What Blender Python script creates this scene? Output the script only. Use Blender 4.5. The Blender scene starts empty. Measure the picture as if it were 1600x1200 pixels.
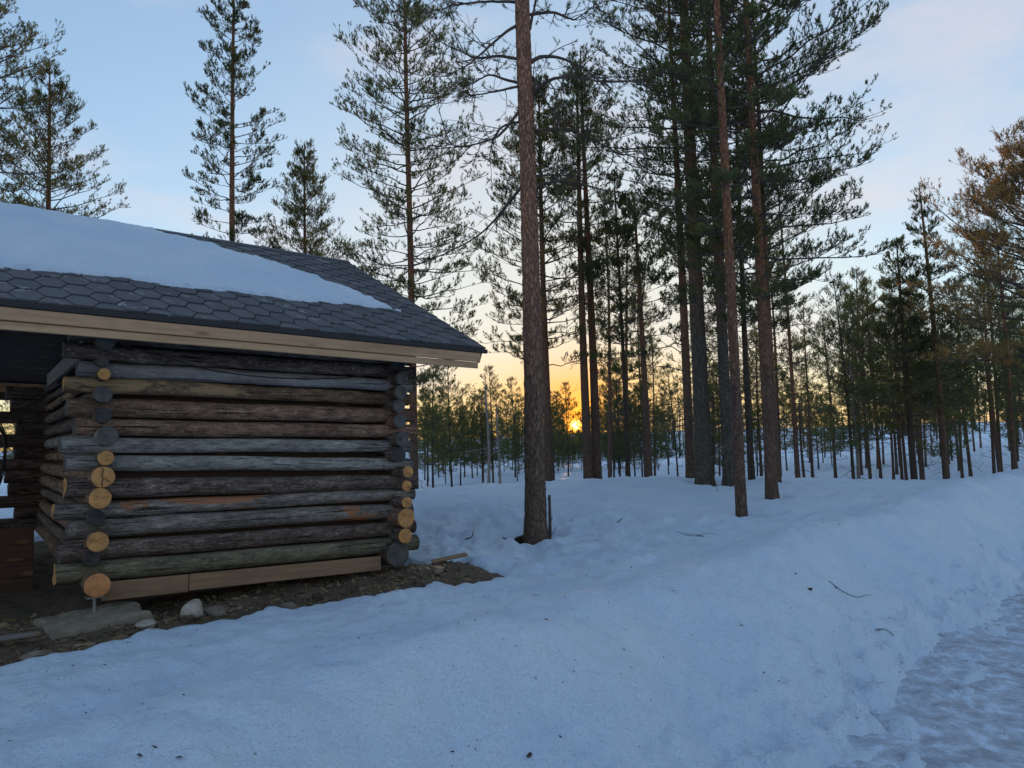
import bpy, math, random
import numpy as np
from mathutils import Matrix, Vector

sc = bpy.context.scene
C = sc.collection
R = math.radians

# ------------------------------------------------------------------ camera
cam = bpy.data.objects.new('camera', bpy.data.cameras.new('camera'))
C.objects.link(cam)
sc.camera = cam
cam.data.sensor_width = 36
cam.data.lens = 36 * 1130 / 1600
cam.data.clip_start = 0.05
cam.data.clip_end = 6000
cam.matrix_world = (Matrix.Translation((0, 0, 1.6)) @ Matrix.Rotation(R(90 + 4.2), 4, 'X')
                    @ Matrix.Rotation(R(-1.56), 4, 'Z'))

# ------------------------------------------------------------------ sky, sun, exposure
SUN_EL, SUN_AZ = R(0.8), R(4.95)          # azimuth clockwise from +Y
SUN_DIR = Vector((math.sin(SUN_AZ) * math.cos(SUN_EL), math.cos(SUN_AZ) * math.cos(SUN_EL), math.sin(SUN_EL)))
world = bpy.data.worlds.new('World')
sc.world = world
world.use_nodes = True
wn, wl = world.node_tree.nodes, world.node_tree.links
bg = wn['Background']
sky = wn.new('ShaderNodeTexSky')
sky.sky_type = 'NISHITA'
sky.sun_disc = False
sky.sun_elevation = SUN_EL
sky.sun_rotation = SUN_AZ
sky.air_density = 1.0
sky.dust_density = 0.1
sky.ozone_density = 2.8
gam = wn.new('ShaderNodeGamma')
gam.inputs[1].default_value = 0.6
wl.new(sky.outputs[0], gam.inputs[0])


def wmath(op, a, b=None, clamp=False):
    n = wn.new('ShaderNodeMath')
    n.operation = op
    n.use_clamp = clamp
    for i, v in enumerate((a, b)):
        if v is None:
            continue
        if isinstance(v, (int, float)):
            n.inputs[i].default_value = v
        else:
            wl.new(v, n.inputs[i])
    return n.outputs[0]


def wmix(fac, a, b, mode='MIX'):
    n = wn.new('ShaderNodeMix')
    n.data_type = 'RGBA'
    n.blend_type = mode
    for i, v in ((0, fac), (6, a), (7, b)):
        if isinstance(v, (int, float)):
            n.inputs[i].default_value = v
        elif isinstance(v, tuple):
            n.inputs[i].default_value = v + (1,)
        else:
            wl.new(v, n.inputs[i])
    return n.outputs[2]


wtc = wn.new('ShaderNodeTexCoord')


def wdot(vec):
    n = wn.new('ShaderNodeVectorMath')
    n.operation = 'DOT_PRODUCT'
    nn = wn.new('ShaderNodeVectorMath')
    nn.operation = 'NORMALIZE'
    wl.new(wtc.outputs['Generated'], nn.inputs[0])
    wl.new(nn.outputs[0], n.inputs[0])
    n.inputs[1].default_value = vec
    return n.outputs['Value']


sd = wmath('MAXIMUM', wdot(SUN_DIR), 0.0)
col = gam.outputs[0]
# glow of the low sun in the haze near the horizon: three lobes round the sun itself
col = wmix(wmath('MULTIPLY', wmath('POWER', sd, 12.0), 0.78), col, (1.08, 0.94, 0.66))
wz = wn.new('ShaderNodeSeparateXYZ')
wl.new(wtc.outputs['Generated'], wz.inputs[0])
low = wn.new('ShaderNodeMapRange')
low.interpolation_type = 'SMOOTHSTEP'
low.inputs[1].default_value, low.inputs[2].default_value = 0.015, 0.15
low.inputs[3].default_value, low.inputs[4].default_value = 1.0, 0.0
wl.new(wz.outputs['Z'], low.inputs[0])
col = wmix(wmath('MULTIPLY', wmath('MULTIPLY', wmath('POWER', sd, 26.0), low.outputs[0]), 0.9), col, (1.5, 0.85, 0.16))
col = wmix(wmath('MULTIPLY', wmath('POWER', sd, 330.0), 0.9), col, (1.6, 0.62, 0.03))
col = wmix(wmath('MULTIPLY', wmath('POWER', sd, 1500.0), 1.0), col, (1.2, 0.35, 0.0), 'ADD')
col = wmix(wmath('MULTIPLY', wmath('POWER', sd, 100000.0), 1.0), col, (25.0, 14.0, 3.0), 'ADD')
# thin lit cloud: broken streaks, cream low down towards the sun, pink higher up
mp = wn.new('ShaderNodeMapping')
mp.inputs['Scale'].default_value = (2.0, 2.0, 6.0)
mp.inputs['Location'].default_value = (0.35, 0.1, 0.4)
wl.new(wtc.outputs['Generated'], mp.inputs[0])
cn = wn.new('ShaderNodeTexNoise')
cn.inputs['Scale'].default_value = 1.6
cn.inputs['Detail'].default_value = 6
cn.inputs['Roughness'].default_value = 0.55
wl.new(mp.outputs[0], cn.inputs['Vector'])
cr = wn.new('ShaderNodeMapRange')
cr.interpolation_type = 'SMOOTHSTEP'
cr.inputs[1].default_value = 0.42
cr.inputs[2].default_value = 0.75
wl.new(cn.outputs[0], cr.inputs[0])
col = wmix(wmath('MULTIPLY', cr.outputs[0], 0.5), col, (1.0, 0.88, 0.86))
wl.new(col, bg.inputs[0])
bg.inputs[1].default_value = 0.15

sl = bpy.data.lights.new('sun', 'SUN')
sl.energy = 0.35
sl.angle = R(0.6)
sl.color = (1.0, 0.47, 0.16)
sun = bpy.data.objects.new('sun', sl)
C.objects.link(sun)
sun.rotation_euler = SUN_DIR.to_track_quat('Z', 'Y').to_euler()

sc.view_settings.view_transform = 'Standard'
sc.view_settings.look = 'None'
sc.view_settings.exposure = 2.55
sc.view_settings.gamma = 1
sc.cycles.use_denoising = True
sc.cycles.max_bounces = 6
sc.cycles.diffuse_bounces = 3

# ------------------------------------------------------------------ helpers
rng = np.random.default_rng(7)
_perm = np.random.default_rng(3).permutation(512).astype(np.int64)
_perm = np.concatenate([_perm, _perm, _perm])
_grad = np.array([(math.cos(a), math.sin(a)) for a in np.linspace(0, 2 * math.pi, 16, endpoint=False)])


def perlin(x, y, seed=0):
    x = np.asarray(x, float) + seed * 17.31
    y = np.asarray(y, float) + seed * 9.77
    xi, yi = np.floor(x).astype(np.int64), np.floor(y).astype(np.int64)
    xf, yf = x - xi, y - yi
    u, v = xf ** 3 * (xf * (xf * 6 - 15) + 10), yf ** 3 * (yf * (yf * 6 - 15) + 10)

    def g(ix, iy, dx, dy):
        h = _perm[_perm[ix % 512] + (iy % 512)] % 16
        return _grad[h, 0] * dx + _grad[h, 1] * dy
    a = g(xi, yi, xf, yf)
    b = g(xi + 1, yi, xf - 1, yf)
    c = g(xi, yi + 1, xf, yf - 1)
    d = g(xi + 1, yi + 1, xf - 1, yf - 1)
    return (a + u * (b - a) + v * (c - a) + u * v * (a - b - c + d)) * 1.5


def sm(a, b, v):
    t = np.clip((v - a) / (b - a), 0, 1)
    return t * t * (3 - 2 * t)


def mesh_np(name, V, faces, mats=(), midx=None, smooth=True):
    """faces: list of int arrays (n,k)"""
    me = bpy.data.meshes.new(name)
    V = np.asarray(V, np.float32).reshape(-1, 3)
    me.vertices.add(len(V))
    me.vertices.foreach_set('co', V.ravel())
    starts, tot, loops, off = [], [], [], 0
    for f in faces:
        f = np.asarray(f, np.int32)
        if not len(f):
            continue
        k = f.shape[1]
        starts.append(off + np.arange(len(f)) * k)
        tot.append(np.full(len(f), k))
        loops.append(f.ravel())
        off += f.size
    loops = np.concatenate(loops)
    starts = np.concatenate(starts).astype(np.int32)
    tot = np.concatenate(tot).astype(np.int32)
    me.loops.add(len(loops))
    me.loops.foreach_set('vertex_index', loops.astype(np.int32))
    me.polygons.add(len(starts))
    me.polygons.foreach_set('loop_start', starts)
    me.polygons.foreach_set('loop_total', tot)
    for m in mats:
        me.materials.append(m)
    if midx is not None:
        me.polygons.foreach_set('material_index', np.asarray(midx, np.int32))
    me.polygons.foreach_set('use_smooth', np.full(len(starts), smooth))
    me.update(calc_edges=True)
    return me


def link(name, data, parent=None, label=None, cat=None, group=None, kind=None, loc=None, rot=None):
    o = bpy.data.objects.new(name, data)
    C.objects.link(o)
    if parent is not None:
        o.parent = parent
    if label:
        o['label'] = label
    if cat:
        o['category'] = cat
    if group:
        o['group'] = group
    if kind:
        o['kind'] = kind
    if loc is not None:
        o.location = loc
    if rot is not None:
        o.rotation_euler = rot
    return o


def tubes(P, rad, k):
    """P (n,m,3) polylines, rad (n,m) -> verts, quads"""
    n, m, _ = P.shape
    T = np.gradient(P, axis=1)
    T /= np.linalg.norm(T, axis=2, keepdims=True) + 1e-9
    ref = np.where(np.abs(T[:, :1, 2:3]) > 0.9, np.array([1.0, 0, 0]), np.array([0, 0, 1.0]))
    ref = np.broadcast_to(ref, T.shape)
    n1 = np.cross(T, ref)
    n1 /= np.linalg.norm(n1, axis=2, keepdims=True) + 1e-9
    n2 = np.cross(T, n1)
    a = np.arange(k) * 2 * math.pi / k
    V = (P[:, :, None, :] + rad[:, :, None, None] * (n1[:, :, None, :] * np.cos(a)[None, None, :, None]
                                                    + n2[:, :, None, :] * np.sin(a)[None, None, :, None]))
    base = (np.arange(n) * m * k)[:, None, None] + (np.arange(m - 1) * k)[None, :, None] + np.arange(k)[None, None, :]
    nxt = (np.arange(n) * m * k)[:, None, None] + (np.arange(m - 1) * k)[None, :, None] + ((np.arange(k) + 1) % k)[None, None, :]
    F = np.stack([base, nxt, nxt + k, base + k], -1).reshape(-1, 4)
    return V.reshape(-1, 3), F


class MB:
    """collects pieces of one mesh"""

    def __init__(self):
        self.V, self.F, self.M, self.n = [], {}, {}, 0

    def add(self, V, F, mi=0):
        V = np.asarray(V, float).reshape(-1, 3)
        F = np.asarray(F, np.int64)
        self.V.append(V)
        self.F.setdefault(F.shape[1], []).append(F + self.n)
        self.M.setdefault(F.shape[1], []).append(np.full(len(F), mi))
        self.n += len(V)

    def box(self, lo, hi, mi=0, M=None):
        x0, y0, z0 = lo
        x1, y1, z1 = hi
        V = np.array([(x0, y0, z0), (x1, y0, z0), (x1, y1, z0), (x0, y1, z0), (x0, y0, z1), (x1, y0, z1), (x1, y1, z1), (x0, y1, z1)], float)
        if M is not None:
            V = V @ np.array(M.to_3x3()).T + np.array(M.translation)
        self.add(V, [(0, 3, 2, 1), (4, 5, 6, 7), (0, 1, 5, 4), (1, 2, 6, 5), (2, 3, 7, 6), (3, 0, 4, 7)], mi)

    def mesh(self, name, mats, smooth=False):
        ks = sorted(self.F)
        return mesh_np(name, np.concatenate(self.V), [np.concatenate(self.F[k]) for k in ks], mats,
                       np.concatenate([np.concatenate(self.M[k]) for k in ks]), smooth)


def bevel(o, w=0.004, seg=1):
    m = o.modifiers.new('bevel', 'BEVEL')
    m.width = w
    m.segments = seg
    m.limit_method = 'ANGLE'


# ------------------------------------------------------------------ materials
def newmat(name):
    m = bpy.data.materials.new(name)
    m.use_nodes = True
    nt = m.node_tree
    return m, nt.nodes, nt.links, nt.nodes['Principled BSDF']


def nnoise(N, L, vec, scale, detail=5, rough=0.55, dist=0.0):
    n = N.new('ShaderNodeTexNoise')
    n.inputs['Scale'].default_value = scale
    n.inputs['Detail'].default_value = detail
    n.inputs['Roughness'].default_value = rough
    n.inputs['Distortion'].default_value = dist
    if vec is not None:
        L.new(vec, n.inputs['Vector'])
    return n


def nramp(N, L, fac, stops):
    r = N.new('ShaderNodeValToRGB')
    e = r.color_ramp.elements
    while len(e) > 1:
        e.remove(e[-1])
    e[0].position, e[0].color = stops[0][0], tuple(stops[0][1]) + (1,)
    for p, c in stops[1:]:
        x = e.new(p)
        x.color = tuple(c) + (1,)
    L.new(fac, r.inputs[0])
    return r.outputs[0]


def nmix(N, L, fac, a, b, mode='MIX'):
    n = N.new('ShaderNodeMix')
    n.data_type = 'RGBA'
    n.blend_type = mode
    for i, v in ((0, fac), (6, a), (7, b)):
        if isinstance(v, (int, float)):
            n.inputs[i].default_value = v
        elif isinstance(v, tuple):
            n.inputs[i].default_value = v + (1,)
        else:
            L.new(v, n.inputs[i])
    return n.outputs[2]


def nrange(N, L, v, a, b, c=0.0, d=1.0):
    n = N.new('ShaderNodeMapRange')
    n.inputs[1].default_value, n.inputs[2].default_value = a, b
    n.inputs[3].default_value, n.inputs[4].default_value = c, d
    L.new(v, n.inputs[0])
    return n.outputs[0]


def nbump(N, L, h, strength, dist, normal=None):
    n = N.new('ShaderNodeBump')
    n.inputs['Strength'].default_value = strength
    n.inputs['Distance'].default_value = dist
    L.new(h, n.inputs['Height'])
    if normal is not None:
        L.new(normal, n.inputs['Normal'])
    return n.outputs[0]


def mapped(N, L, scale, out='Object', rand=True):
    t = N.new('ShaderNodeTexCoord')
    m = N.new('ShaderNodeMapping')
    m.inputs['Scale'].default_value = scale
    L.new(t.outputs[out], m.inputs[0])
    if rand:
        oi = N.new('ShaderNodeObjectInfo')
        mul = N.new('ShaderNodeMath')
        mul.operation = 'MULTIPLY'
        mul.inputs[1].default_value = 37.0
        L.new(oi.outputs['Random'], mul.inputs[0])
        L.new(mul.outputs[0], m.inputs['Location'])
    return m.outputs[0]


def make_snow(name, dirty=0.0):
    m, N, L, B = newmat(name)
    v = mapped(N, L, (1, 1, 1), rand=False)
    big = nnoise(N, L, v, 1.3, 5)
    c = nramp(N, L, big.outputs[0], [(0.3, (0.60, 0.76, 0.95)), (0.7, (0.72, 0.85, 0.98))])
    fine = nnoise(N, L, v, 90, 3, 0.7)
    grit = nnoise(N, L, v, 24, 4, 0.75)
    g2 = nrange(N, L, grit.outputs[0], 0.66, 0.74)
    c = nmix(N, L, g2, c, (0.42, 0.43, 0.45)) if dirty else nmix(N, L, nmix(N, L, 0.12, (0, 0, 0), g2), c, (0.5, 0.48, 0.46))
    vv = N.new('ShaderNodeTexVoronoi')
    vv.inputs['Scale'].default_value = 11
    L.new(v, vv.inputs['Vector'])
    sp = N.new('ShaderNodeSeparateColor')
    L.new(vv.outputs['Color'], sp.inputs[0])
    fl = N.new('ShaderNodeMath')
    fl.operation = 'MULTIPLY'
    L.new(nrange(N, L, vv.outputs['Distance'], 0.045, 0.10, 0.75, 0.0), fl.inputs[0])
    L.new(nrange(N, L, sp.outputs[0], 0.72, 0.76), fl.inputs[1])
    c = nmix(N, L, fl.outputs[0], c, (0.28, 0.25, 0.23))
    L.new(c, B.inputs['Base Color'])
    B.inputs['Roughness'].default_value = 0.62
    B.inputs['Specular IOR Level'].default_value = 0.25
    low_ = nnoise(N, L, v, 5.5, 5, 0.6, 0.3)
    mid = nnoise(N, L, v, 17, 7, 0.68)
    b = nbump(N, L, low_.outputs[0], 0.5, 0.05)
    b = nbump(N, L, mid.outputs[0], 1.0, 0.032, b)
    gr = nnoise(N, L, v, 48, 3, 0.75)
    b = nbump(N, L, gr.outputs[0], 0.9, 0.012, b)
    b = nbump(N, L, fine.outputs[0], 0.7, 0.006, b)
    L.new(b, B.inputs['Normal'])
    return m


def make_ice():
    m, N, L, B = newmat('packed_ice')
    v = mapped(N, L, (1, 1, 1), rand=False)
    a = nnoise(N, L, v, 6.5, 9, 0.76, 0.2)
    c = nramp(N, L, a.outputs[0], [(0.30, (0.19, 0.215, 0.27)), (0.42, (0.32, 0.365, 0.44)), (0.52, (0.44, 0.52, 0.63)), (0.62, (0.60, 0.73, 0.90))])
    d = nnoise(N, L, v, 60, 4, 0.7)
    c = nmix(N, L, nrange(N, L, d.outputs[0], 0.60, 0.70), c, (0.26, 0.24, 0.24))
    L.new(c, B.inputs['Base Color'])
    L.new(nrange(N, L, a.outputs[0], 0.3, 0.7, 0.45, 0.75), B.inputs['Roughness'])
    B.inputs['Specular IOR Level'].default_value = 0.3
    b = nbump(N, L, a.outputs[0], 0.4, 0.02)
    b = nbump(N, L, d.outputs[0], 0.5, 0.010, b)
    L.new(b, B.inputs['Normal'])
    return m


def make_soil():
    m, N, L, B = newmat('bare_soil')
    v = mapped(N, L, (1, 1, 1), rand=False)
    a = nnoise(N, L, v, 6, 8, 0.7)
    c = nramp(N, L, a.outputs[0], [(0.3, (0.05, 0.036, 0.025)), (0.5, (0.13, 0.095, 0.062)), (0.62, (0.17, 0.125, 0.08)), (0.72, (0.07, 0.07, 0.035))])
    d = nnoise(N, L, v, 70, 4, 0.75)
    c = nmix(N, L, nrange(N, L, d.outputs[0], 0.55, 0.7), c, (0.19, 0.15, 0.10))
    L.new(c, B.inputs['Base Color'])
    B.inputs['Roughness'].default_value = 0.95
    b = nbump(N, L, a.outputs[0], 0.8, 0.05)
    b = nbump(N, L, d.outputs[0], 0.8, 0.015, b)
    L.new(b, B.inputs['Normal'])
    return m


def make_log(name, stops, patch=None, pscale=2.2, plo=0.52, phi=0.56):
    """bark or weathered wood: grain runs along local X"""
    m, N, L, B = newmat(name)
    v = mapped(N, L, (2.4, 9, 9))
    a = nnoise(N, L, v, 3.6, 9, 0.78, 0.4)
    c = nramp(N, L, a.outputs[0], stops)
    vf = mapped(N, L, (9, 22, 22))
    fl = nnoise(N, L, vf, 3.0, 4, 0.7)
    c = nmix(N, L, nrange(N, L, fl.outputs[0], 0.57, 0.66, 0, 0.75), c, tuple(min(0.5, x * 1.7) for x in stops[-1][1]))
    v3 = mapped(N, L, (1.4, 3.0, 3.0))
    big = nnoise(N, L, v3, 1.4, 4, 0.6)
    c = nmix(N, L, nrange(N, L, big.outputs[0], 0.35, 0.7, 0.0, 0.55), c, tuple(x * 0.35 for x in stops[0][1]))
    if patch:
        v2 = mapped(N, L, (1, 2.6, 2.6))
        p = nnoise(N, L, v2, pscale, 5, 0.6, 0.5)
        c = nmix(N, L, nrange(N, L, p.outputs[0], plo, phi), c, patch)
    v4 = mapped(N, L, (0.8, 30, 30))
    crack = nnoise(N, L, v4, 2.2, 4, 0.6)
    cr_ = nrange(N, L, crack.outputs[0], 0.36, 0.42)
    c = nmix(N, L, cr_, tuple(x * 0.3 for x in stops[0][1]), c)
    L.new(c, B.inputs['Base Color'])
    B.inputs['Roughness'].default_value = 0.85
    B.inputs['Specular IOR Level'].default_value = 0.25
    b = nbump(N, L, a.outputs[0], 0.9, 0.015)
    b = nbump(N, L, crack.outputs[0], 0.5, 0.008, b)
    L.new(b, B.inputs['Normal'])
    return m


def make_endgrain(name, c0, c1, dark):
    m, N, L, B = newmat(name)
    v = mapped(N, L, (1, 1, 1), rand=False)
    w = N.new('ShaderNodeTexWave')
    w.wave_type = 'RINGS'
    w.rings_direction = 'X'
    w.inputs['Scale'].default_value = 34
    w.inputs['Distortion'].default_value = 1.6
    w.inputs['Detail'].default_value = 3
    L.new(v, w.inputs['Vector'])
    c = nmix(N, L, w.outputs['Fac'], c0, c1)
    vr = mapped(N, L, (1, 1, 1))
    n = nnoise(N, L, vr, 14, 5, 0.7)
    c = nmix(N, L, nrange(N, L, n.outputs[0], 0.42, 0.72), c, dark)
    L.new(c, B.inputs['Base Color'])
    B.inputs['Roughness'].default_value = 0.8
    L.new(nbump(N, L, n.outputs[0], 0.5, 0.006), B.inputs['Normal'])
    return m


def make_board(name, c0, c1, knot=(0.22, 0.11, 0.05)):
    m, N, L, B = newmat(name)
    v = mapped(N, L, (0.7, 12, 12))
    a = nnoise(N, L, v, 3.0, 7, 0.65, 0.5)
    c = nramp(N, L, a.outputs[0], [(0.3, c0), (0.7, c1)])
    vk = mapped(N, L, (1.6, 5, 5))
    k = N.new('ShaderNodeTexVoronoi')
    k.inputs['Scale'].default_value = 1.5
    L.new(vk, k.inputs['Vector'])
    c = nmix(N, L, nrange(N, L, k.outputs['Distance'], 0.10, 0.2, 0.85, 0.0), c, knot)
    vb = mapped(N, L, (1, 3, 3))
    st = nnoise(N, L, vb, 1.5, 5, 0.65)
    c = nmix(N, L, nrange(N, L, st.outputs[0], 0.5, 0.75, 0, 0.6), c, tuple(x * 0.4 for x in c0))
    L.new(c, B.inputs['Base Color'])
    B.inputs['Roughness'].default_value = 0.8
    L.new(nbump(N, L, a.outputs[0], 0.35, 0.006), B.inputs['Normal'])
    return m


def make_plain(name, col, rough=0.7, nscale=20, var=0.35, metallic=0.0, bump=0.3):
    m, N, L, B = newmat(name)
    v = mapped(N, L, (1, 1, 1))
    n = nnoise(N, L, v, nscale, 5, 0.65)
    c = nramp(N, L, n.outputs[0], [(0.3, tuple(x * (1 - var) for x in col)), (0.7, tuple(x * (1 + var) for x in col))])
    L.new(c, B.inputs['Base Color'])
    B.inputs['Roughness'].default_value = rough
    B.inputs['Metallic'].default_value = metallic
    L.new(nbump(N, L, n.outputs[0], bump, 0.01), B.inputs['Normal'])
    return m


def make_shingle(name):
    m, N, L, B = newmat(name)
    v = mapped(N, L, (1, 1, 1), 'Object')
    g = nnoise(N, L, v, 120, 3, 0.8)
    oi = N.new('ShaderNodeObjectInfo')
    base = nramp(N, L, oi.outputs['Random'], [(0.0, (0.065, 0.068, 0.08)), (1.0, (0.11, 0.113, 0.125))])
    c = nmix(N, L, nrange(N, L, g.outputs[0], 0.35, 0.65), nmix(N, L, 0.35, base, (0.02, 0.02, 0.025)), base)
    f = nnoise(N, L, v, 9, 6, 0.75, 0.8)
    f2 = nnoise(N, L, v, 1.1, 3, 0.5)
    mul = N.new('ShaderNodeMath')
    mul.operation = 'MULTIPLY'
    L.new(nrange(N, L, f.outputs[0], 0.55, 0.68), mul.inputs[0])
    L.new(nrange(N, L, f2.outputs[0], 0.50, 0.62, 0, 0.75), mul.inputs[1])
    c = nmix(N, L, mul.outputs[0], c, (0.55, 0.58, 0.62))
    L.new(c, B.inputs['Base Color'])
    B.inputs['Roughness'].default_value = 0.75
    L.new(nbump(N, L, g.outputs[0], 0.4, 0.004), B.inputs['Normal'])
    return m


def make_bark(name, low, mid, high, z0, z1, lichen=None, lz=3.0):
    """pine bark: grey plates low down, thin orange bark higher on the stem"""
    m, N, L, B = newmat(name)
    t = N.new('ShaderNodeTexCoord')
    v = mapped(N, L, (9, 9, 2.2))
    a = nnoise(N, L, v, 2.6, 7, 0.7, 0.4)
    vo = N.new('ShaderNodeTexVoronoi')
    vo.feature = 'DISTANCE_TO_EDGE'
    vo.inputs['Scale'].default_value = 4.2
    wv = nnoise(N, L, v, 3.0, 4, 0.7)
    av = N.new('ShaderNodeVectorMath')
    av.operation = 'MULTIPLY_ADD'
    L.new(wv.outputs['Color'], av.inputs[0])
    av.inputs[1].default_value = (0.55, 0.55, 0.55)
    L.new(v, av.inputs[2])
    L.new(av.outputs[0], vo.inputs['Vector'])
    sx = N.new('ShaderNodeSeparateXYZ')
    L.new(t.outputs['Object'], sx.inputs[0])
    zn = N.new('ShaderNodeMath')
    zn.operation = 'ADD'
    L.new(sx.outputs['Z'], zn.inputs[0])
    L.new(nrange(N, L, a.outputs[0], 0, 1, -1.2, 1.2), zn.inputs[1])
    f = nrange(N, L, zn.outputs[0], z0, z1)
    c = nmix(N, L, f, nmix(N, L, nrange(N, L, a.outputs[0], 0.3, 0.7), low, mid), nmix(N, L, nrange(N, L, a.outputs[0], 0.35, 0.7), high, tuple(x * 0.55 for x in high)))
    if lichen:
        v2 = mapped(N, L, (4, 4, 2.0))
        l = nnoise(N, L, v2, 4.5, 6, 0.7)
        lf = N.new('ShaderNodeMath')
        lf.operation = 'MULTIPLY'
        L.new(nrange(N, L, l.outputs[0], 0.48, 0.6, 0, 0.75), lf.inputs[0])
        L.new(nrange(N, L, zn.outputs[0], lz, lz + 1.5, 1, 0), lf.inputs[1])
        c = nmix(N, L, lf.outputs[0], c, lichen)
    edge = nrange(N, L, vo.outputs['Distance'], 0.0, 0.22)
    c = nmix(N, L, nrange(N, L, edge, 0, 1, 0.2, 1.0), tuple(x * 0.5 for x in low), c)
    fk = nnoise(N, L, mapped(N, L, (30, 30, 16)), 2.0, 4, 0.7)
    c = nmix(N, L, nrange(N, L, fk.outputs[0], 0.56, 0.68, 0, 0.6), c, tuple(min(0.6, x * 1.6) for x in mid))
    L.new(c, B.inputs['Base Color'])
    B.inputs['Roughness'].default_value = 0.9
    B.inputs['Specular IOR Level'].default_value = 0.2
    b = nbump(N, L, edge, 0.7, 0.02)
    b = nbump(N, L, a.outputs[0], 0.7, 0.02, b)
    L.new(b, B.inputs['Normal'])
    return m


def make_needles(name, c0, c1, trans=0.55):
    m, N, L, B = newmat(name)
    oi = N.new('ShaderNodeObjectInfo')
    geo = N.new('ShaderNodeNewGeometry')
    n = nnoise(N, L, geo.outputs['Position'], 1.3, 3, 0.6)
    c = nramp(N, L, n.outputs[0], [(0.3, c0), (0.7, c1)])
    hs = N.new('ShaderNodeHueSaturation')
    L.new(nrange(N, L, oi.outputs['Random'], 0, 1, 0.75, 1.25), hs.inputs['Value'])
    L.new(c, hs.inputs['Color'])
    out = N['Material Output']
    d = N.new('ShaderNodeBsdfDiffuse')
    tr = N.new('ShaderNodeBsdfTranslucent')
    L.new(hs.outputs[0], d.inputs[0])
    L.new(hs.outputs[0], tr.inputs[0])
    mx = N.new('ShaderNodeMixShader')
    mx.inputs[0].default_value = trans
    L.new(d.outputs[0], mx.inputs[1])
    L.new(tr.outputs[0], mx.inputs[2])
    L.new(mx.outputs[0], out.inputs['Surface'])
    return m


M_SNOW = make_snow('snow')
M_ICE = make_ice()
M_SOIL = make_soil()
M_LOG = {
    'grey': make_log('weathered_grey_log', [(0.36, (0.11, 0.105, 0.10)), (0.5, (0.31, 0.30, 0.285)), (0.64, (0.48, 0.46, 0.43))]),
    'blue': make_log('smooth_grey_log', [(0.3, (0.16, 0.16, 0.165)), (0.5, (0.28, 0.28, 0.285)), (0.7, (0.38, 0.375, 0.37))]),
    'brown': make_log('bark_log', [(0.36, (0.07, 0.042, 0.03)), (0.5, (0.25, 0.15, 0.105)), (0.64, (0.40, 0.26, 0.19))]),
    'dark': make_log('dark_bark_log', [(0.36, (0.045, 0.032, 0.027)), (0.5, (0.145, 0.11, 0.092)), (0.64, (0.30, 0.245, 0.215))]),
    'tan': make_log('half_peeled_log', [(0.36, (0.08, 0.05, 0.036)), (0.5, (0.20, 0.13, 0.085)), (0.64, (0.34, 0.22, 0.13))], (0.34, 0.235, 0.13), 2.0, 0.53, 0.57),
    'patch': make_log('flaking_bark_log', [(0.36, (0.085, 0.065, 0.055)), (0.5, (0.23, 0.20, 0.18)), (0.64, (0.38, 0.35, 0.32))], (0.33, 0.155, 0.085), 1.6, 0.55, 0.575),
    'green': make_log('pressure_treated_log', [(0.36, (0.085, 0.08, 0.055)), (0.5, (0.19, 0.175, 0.12)), (0.64, (0.29, 0.26, 0.18))]),
}
M_END_Y = make_endgrain('fresh_cut_end', (0.62, 0.33, 0.11), (0.44, 0.21, 0.065), (0.27, 0.14, 0.06))
M_END_R = make_endgrain('reddish_cut_end', (0.50, 0.20, 0.08), (0.55, 0.28, 0.11), (0.36, 0.12, 0.05))
M_END_G = make_endgrain('weathered_end', (0.11, 0.105, 0.10), (0.075, 0.072, 0.07), (0.04, 0.038, 0.038))
M_END_B = make_endgrain('blackened_end', (0.035, 0.035, 0.038), (0.05, 0.048, 0.05), (0.02, 0.02, 0.02))
M_FASCIA = make_board('fascia_board', (0.36, 0.22, 0.125), (0.52, 0.33, 0.195))
M_FASCIA2 = make_board('lower_fascia_board', (0.40, 0.25, 0.14), (0.54, 0.35, 0.21))
M_PLANK = make_board('skirt_plank', (0.19, 0.115, 0.07), (0.30, 0.185, 0.105))
M_GREYB = make_board('grey_board', (0.15, 0.14, 0.125), (0.24, 0.22, 0.20))
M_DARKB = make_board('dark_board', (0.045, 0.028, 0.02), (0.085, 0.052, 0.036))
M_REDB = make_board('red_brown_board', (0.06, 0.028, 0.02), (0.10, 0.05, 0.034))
M_SHIN = make_shingle('bitumen_shingle')
M_FELT = make_plain('roofing_felt', (0.018, 0.018, 0.022), 0.7, 60, 0.3)
M_STEEL = make_plain('galvanised_steel', (0.30, 0.33, 0.32), 0.45, 40, 0.3, 0.7)
M_CONC = make_plain('concrete', (0.21, 0.18, 0.135), 0.9, 14, 0.3)
M_STONE = make_plain('pale_stone', (0.36, 0.32, 0.27), 0.85, 12, 0.35)
M_STONE2 = make_plain('brown_stone', (0.19, 0.15, 0.115), 0.9, 14, 0.4)
M_CABLE = make_plain('black_cable', (0.012, 0.012, 0.013), 0.5, 20, 0.2)
M_CHIP = make_plain('bark_chips', (0.19, 0.135, 0.08), 0.9, 3, 0.75)
M_MOSS = make_plain('moss', (0.03, 0.04, 0.012), 0.95, 16, 0.5)
M_TWIG = make_plain('twig_bark', (0.045, 0.034, 0.028), 0.9, 30, 0.4)
M_PALEW = make_plain('dead_grey_wood', (0.25, 0.22, 0.20), 0.9, 12, 0.35)
M_BRANCH = make_plain('branch_bark', (0.075, 0.055, 0.045), 0.9, 9, 0.4)
M_BARK_A = make_bark('old_pine_bark', (0.13, 0.092, 0.074), (0.29, 0.195, 0.15), (0.56, 0.28, 0.175), 1.2, 4.4, (0.12, 0.13, 0.095), 1.0)
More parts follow.
